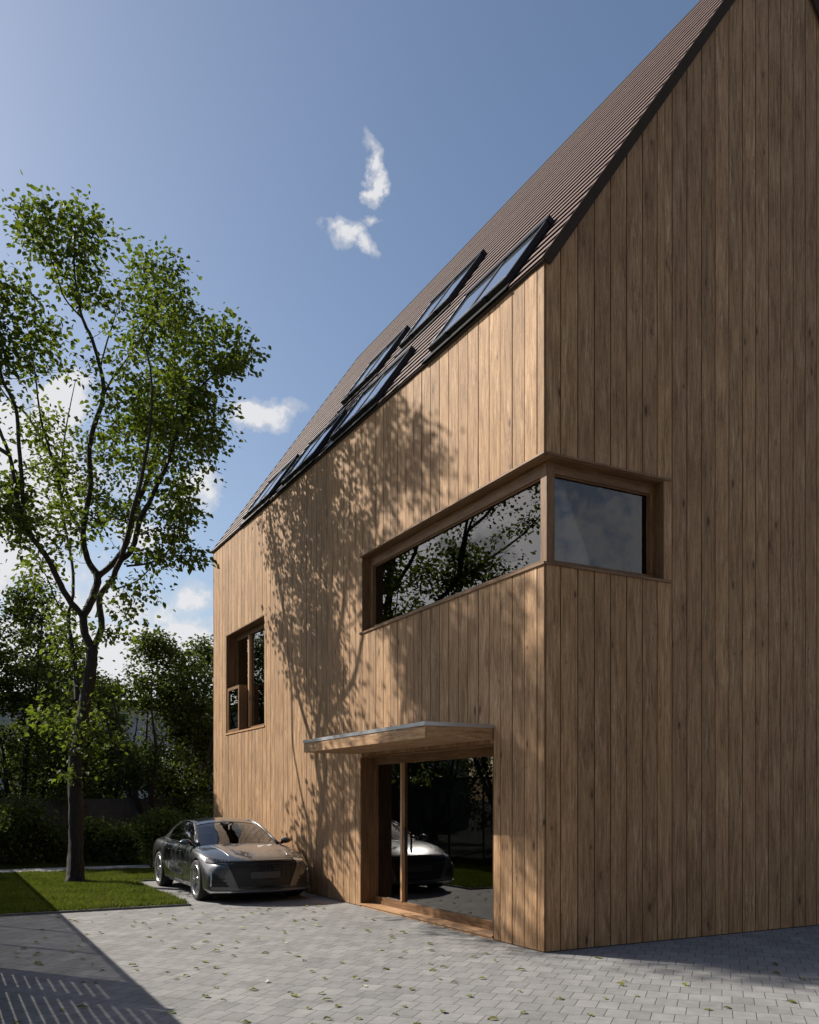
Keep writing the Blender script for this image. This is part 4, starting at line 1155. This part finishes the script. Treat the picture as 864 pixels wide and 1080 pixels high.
m = MB(); strip(m, -.99, -2.05, 12, -.93, .93, 14, toppt); cpart(m, 'rear_window', M['carglass'])
m = MB(); strip(m, -2.05, -2.22, 3, -1, 1, 12, toppt); cpart(m, 'tailgate_edge', M['paint'])
for sy in (-1, 1):
    m = MB(); strip(m, .86, -.08, 10, .05, .96, 5, lambda x,t: sidept(x,t,sy)); cpart(m, 'side_window', M['carglass'])
    m = MB(); strip(m, -.14, -1.25, 10, .05, .96, 5, lambda x,t: sidept(x,t,sy)); cpart(m, 'side_window', M['carglass'])
    m = MB(); strip(m, -1.25, -2.15, 9, 0, 1, 5, lambda x,t: sidept(x,t,sy)); cpart(m, 'rear_pillar', M['paint'])
    m = MB()
    def rail(fn, x0, x1, n, r, mm=None):
        pts = [fn(x0+(x1-x0)*i/n) for i in range(n+1)]; (mm or m).tube(pts, [r]*(n+1), 8)
    rail(lambda x: sidept(x,1.,sy), 1.0, -2.12, 26, .026)
    cpart(m, 'roof_rail', M['paint'])
    m = MB(); rail(lambda x: sidept(x,.02,sy), .90, -1.60, 20, .012); cpart(m, 'window_trim', M['chrome'])
    m = MB(); m.grid([[sidept(x,t,sy)+Vector((0,sy*.004,0)) for t in (.04,.3,.6,.97)] for x in (-.07,-.15)]); cpart(m, 'door_pillar', M['carblack'])
    # mirror
    m = MB(); P = []
    for i in range(9):
        t = i/8; a = math.sin(PI*(t*.94+.03))**.5; row = []
        for k in range(12):
            q = 2*PI*k/12; row.append((.80+.075*a*math.cos(q)+(-.03 if t > .6 else 0), sy*(.87+.20*t), .995+.062*a*math.sin(q)))
        P.append(row)
    m.grid(P, closed=True); mi = cpart(m, 'wing_mirror', M['paint'])
    m = MB(); m.tube([(.84, sy*.77, .925), (.81, sy*.90, .955)], [.03,.025], 8); cpart(m, 'mirror_stalk', M['carblack'], mi)
# wheels
def wheel():
    w = MB()  # tyre: lathe around y
    prof = [(.268,-.118),(.30,-.130),(.338,-.128),(.352,-.112),(.357,-.06),(.357,.06),(.352,.112),(.338,.128),(.30,.130),(.268,.118)]
    n = 48
    w.grid([[(r_*math.cos(2*PI*k/n), y_, r_*math.sin(2*PI*k/n)) for r_, y_ in prof] for k in range(n+1)])
    tyre = w.mesh('tyre', M['tyre'])
    w = MB()
    lip = [(.272,.120),(.266,.128),(.252,.122),(.246,.100),(.240,.02),(.238,-.11)]
    w.grid([[(r_*math.cos(2*PI*k/n), y_, r_*math.sin(2*PI*k/n)) for r_, y_ in lip] for k in range(n+1)])
    for k in range(5):
        a0 = 2*PI*k/5+.3
        for da in (-.17, .17):
            a = a0+da
            def P(r_, a_, y_): return (r_*math.cos(a_), y_, r_*math.sin(a_))
            r1, r2 = .05, .250; w1, w2 = .30, .062
            i0 = a0+da*.9
            w.hexa([P(r1,i0-w1*.8,.045),P(r2,a-w2,.075),P(r2,a+w2,.075),P(r1,i0+w1*.8,.045),P(r1,i0-w1*.8,.085),P(r2,a-w2,.118),P(r2,a+w2,.118),P(r1,i0+w1*.8,.085)])
    w.tube([(0,.03,0),(0,.095,0)],[.062,.055],20)
    rim = w.mesh('rim', M['rim'])
    w = MB(); w.tube([(0,-.02,0),(0,.0,0)],[.19,.19],32); w.tube([(0,-.10,0),(0,-.03,0)],[.243,.243],32)
    for k in range(5): pass
    disc = w.mesh('brake_disc', M['rimdark'])
    return tyre, rim, disc
ty, ri, di = wheel()
for sx in (1.465, -1.465):
    for sy in (-1, 1):
        o = bpy.data.objects.new('wheel', ty); COL.objects.link(o); o.parent = car
        o.location = (sx, sy*.845, .357); o.rotation_euler = (0, .4*sx, 0 if sy > 0 else PI)
        for nm, me in (('rim', ri), ('brake_disc', di)):
            c = bpy.data.objects.new(nm, me); COL.objects.link(c); c.parent = o
# cabin
m = MB(); m.box(-1.6, 1.0, -.74, .74, .55, .60); m.box(.55, .98, -.72, .72, .62, .93); m.box(.45, .6, .15, .55, .80, .96)
cpart(m, 'cabin', M['seat_cloth'])
for y in (-.37, .37):
    for x, hh in ((-.15, 1.0), (-1.05, .95)):
        m = MB(); m.box(x-.05, x+.42, y-.24, y+.24, .60, .74)
        m.hexa([(x-.12,y-.24,.70),(x+.03,y-.24,.70),(x+.03,y+.24,.70),(x-.12,y+.24,.70),(x-.26,y-.20,hh+.10),(x-.16,y-.20,hh+.10),(x-.16,y+.20,hh+.10),(x-.26,y+.20,hh+.10)])
        m.box(x-.27, x-.17, y-.12, y+.12, hh+.12, hh+.27)
        cpart(m, 'seat', M['seat_cloth'])
m = MB(); pts = [(.42+.05*math.sin(2*PI*t/20), .37+.18*math.cos(2*PI*t/20), .93+.17*math.sin(2*PI*t/20)) for t in range(21)]
m.tube(pts, [.014]*21, 6, cap=False); m.tube([(.42,.37,.93),(.58,.37,.86)],[.03,.03],8); m.tube([(.42,.20,.93),(.42,.54,.93)],[.012,.012],6); cpart(m, 'steering_wheel', M['carblack'])

# ------------------------------------------------------------------ sky
W = bpy.data.worlds.new('World'); SC.world = W; W.use_nodes = True
t = NT.__new__(NT); t.t = W.node_tree; t.t.nodes.clear()
out = t.t.nodes.new('ShaderNodeOutputWorld'); bg = t.t.nodes.new('ShaderNodeBackground'); t.l(bg.outputs[0], out.inputs[0])
SKYSTR = .086; bg.inputs[1].default_value = SKYSTR
sky = t.n('TexSky'); sky.sky_type = 'NISHITA'; sky.sun_disc = False
sky.sun_elevation = math.asin(SUN.z); sky.sun_rotation = math.atan2(SUN.x, SUN.y)
sky.altitude = 0; sky.air_density = 1.0; sky.dust_density = 1.5; sky.ozone_density = 1.3
tc = t.n('TexCoord'); sp = t.n('SeparateXYZ'); t.l(tc.outputs['Generated'], sp.inputs[0])
az = t.math('ARCTAN2', sp.outputs[0], sp.outputs[1]); el = t.math('ARCSINE', sp.outputs[2])
nz1 = t.n('TexNoise'); nz1.inputs['Scale'].default_value = 14.; nz1.inputs['Detail'].default_value = 7.; nz1.inputs['Roughness'].default_value = .6
t.l(tc.outputs['Generated'], nz1.inputs['Vector'])
sc_ = t.n('SeparateColor'); t.l(nz1.outputs['Color'], sc_.inputs[0])
nz2 = t.noise(tc.outputs['Generated'], 26., 8, .62)
azw = t.math('ADD', az, t.math('MULTIPLY', t.math('SUBTRACT', sc_.outputs[0], .5), .10))
elw = t.math('ADD', el, t.math('MULTIPLY', t.math('SUBTRACT', sc_.outputs[1], .5), .08))
def px2ang(px, py):
    x, y, z = (px-432)/941, 1., (842-py)/941
    return math.atan2(x, y), math.asin(z/math.sqrt(x*x+y*y+z*z))
CL = [ # az, el (degrees), half widths (rad), tilt, strength
 (389,166,.020,.009,-1.1,.7),(398,190,.017,.010,-1.2,.8),(372,248,.026,.013,.2,.85),(390,264,.022,.012,-.6,.8),(400,232,.012,.010,0,.8),
 (272,436,.036,.021,0,1.),(300,432,.018,.008,.2,.35),
 (214,517,.030,.020,-.2,1.),(196,522,.04,.02,0,.9),(60,425,.040,.024,.3,1.2),(12,500,.08,.085,0,1.8),(40,520,.06,.04,0,.9),(110,500,.045,.022,0,.8),(5,590,.06,.02,0,.8),
 (205,628,.03,.02,0,.9),(150,560,.05,.022,0,.9),(225,700,.05,.03,0,1.2),(-20,600,.12,.04,0,1.2),(180,690,.10,.036,0,1.6),(90,640,.12,.03,0,.9),(60,700,.16,.05,0,1.6),(225,665,.03,.012,0,.8),(-60,450,.1,.06,0,1.)]
dens = None
lst = [(*px2ang(c[0], c[1]), *c[2:]) for c in CL]
# clouds on the sun side (seen only in the window glass)
lst += [(R(-60.5), R(15.5), .045, .028, 0, 1.), (R(-56.5), R(17), .03, .018, 0, .9), (R(-65), R(11), .07, .02, 0, .9), (R(-74), R(22), .07, .025, 0, .8), (R(-47), R(12), .06, .025, 0, .9), (R(-80), R(10), .14, .04, 0, 1.), (R(112), R(14), .9, .30, 0, .80)]
for (a0, e0, ra, re, tl, stg) in lst:
    da = t.math('SUBTRACT', azw, a0); de = t.math('SUBTRACT', elw, e0)
    c_, s_ = math.cos(tl), math.sin(tl)
    x1 = t.math('DIVIDE', t.math('ADD', t.math('MULTIPLY', da, c_), t.math('MULTIPLY', de, s_)), ra)
    y1 = t.math('DIVIDE', t.math('SUBTRACT', t.math('MULTIPLY', de, c_), t.math('MULTIPLY', da, s_)), re)
    d2 = t.math('ADD', t.math('MULTIPLY', x1, x1), t.math('MULTIPLY', y1, y1))
    v = t.math('MULTIPLY', t.math('SUBTRACT', 1.15, d2), stg)
    dens = v if dens is None else t.math('MAXIMUM', dens, v)
dens = t.math('ADD', dens, t.math('MULTIPLY', t.math('SUBTRACT', nz2, .5), 2.6))
cmask = t.ramp(dens, [(.0, 0.), (.5, .35), (1.15, .95)], 'EASE')
shade = t.ramp(t.math('ADD', t.math('MULTIPLY', dens, .5), t.math('MULTIPLY', nz2, .5)), [(.25, (4.6,4.75,5.1)), (.75, (6.6,6.6,6.75))])
mixn = t.n('Mix', data_type='RGBA', blend_type='MIX'); t.l(cmask, mixn.inputs[0]); hz = t.n('HueSaturation'); hz.inputs['Saturation'].default_value = 1.04; hz.inputs['Value'].default_value = 1.0
t.l(sky.outputs[0], hz.inputs['Color']); t.l(hz.outputs[0], mixn.inputs[6]); t.l(shade, mixn.inputs[7])
t.l(mixn.outputs[2], bg.inputs[0])

# ------------------------------------------------------------------ sun, camera, view
sl = bpy.data.lights.new('sun', 'SUN'); sl.energy = 5.0; sl.angle = R(.5); sl.color = (1., .925, .82)
so = bpy.data.objects.new('sun', sl); COL.objects.link(so)
so.rotation_euler = SUN.to_track_quat('Z', 'Y').to_euler(); so.location = (-20, 5, 30)
cam = bpy.data.cameras.new('camera'); co = bpy.data.objects.new('camera', cam); COL.objects.link(co)
co.location = (0, 0, EYE); co.rotation_euler = (PI/2, 0, 0)
cam.sensor_fit = 'AUTO'; cam.sensor_width = 36; cam.lens = 941/1080*36; cam.shift_y = (842-540)/1080
cam.clip_start = .05; cam.clip_end = 2000
SC.camera = co
SC.render.resolution_x = 819; SC.render.resolution_y = 1024
SC.view_settings.view_transform = 'Standard'; SC.view_settings.look = 'None'; SC.view_settings.gamma = 1
SC.view_settings.exposure = 0.50
SC.render.engine = 'CYCLES'
SC.cycles.transparent_max_bounces = 16; SC.cycles.max_bounces = 8; SC.cycles.glossy_bounces = 4
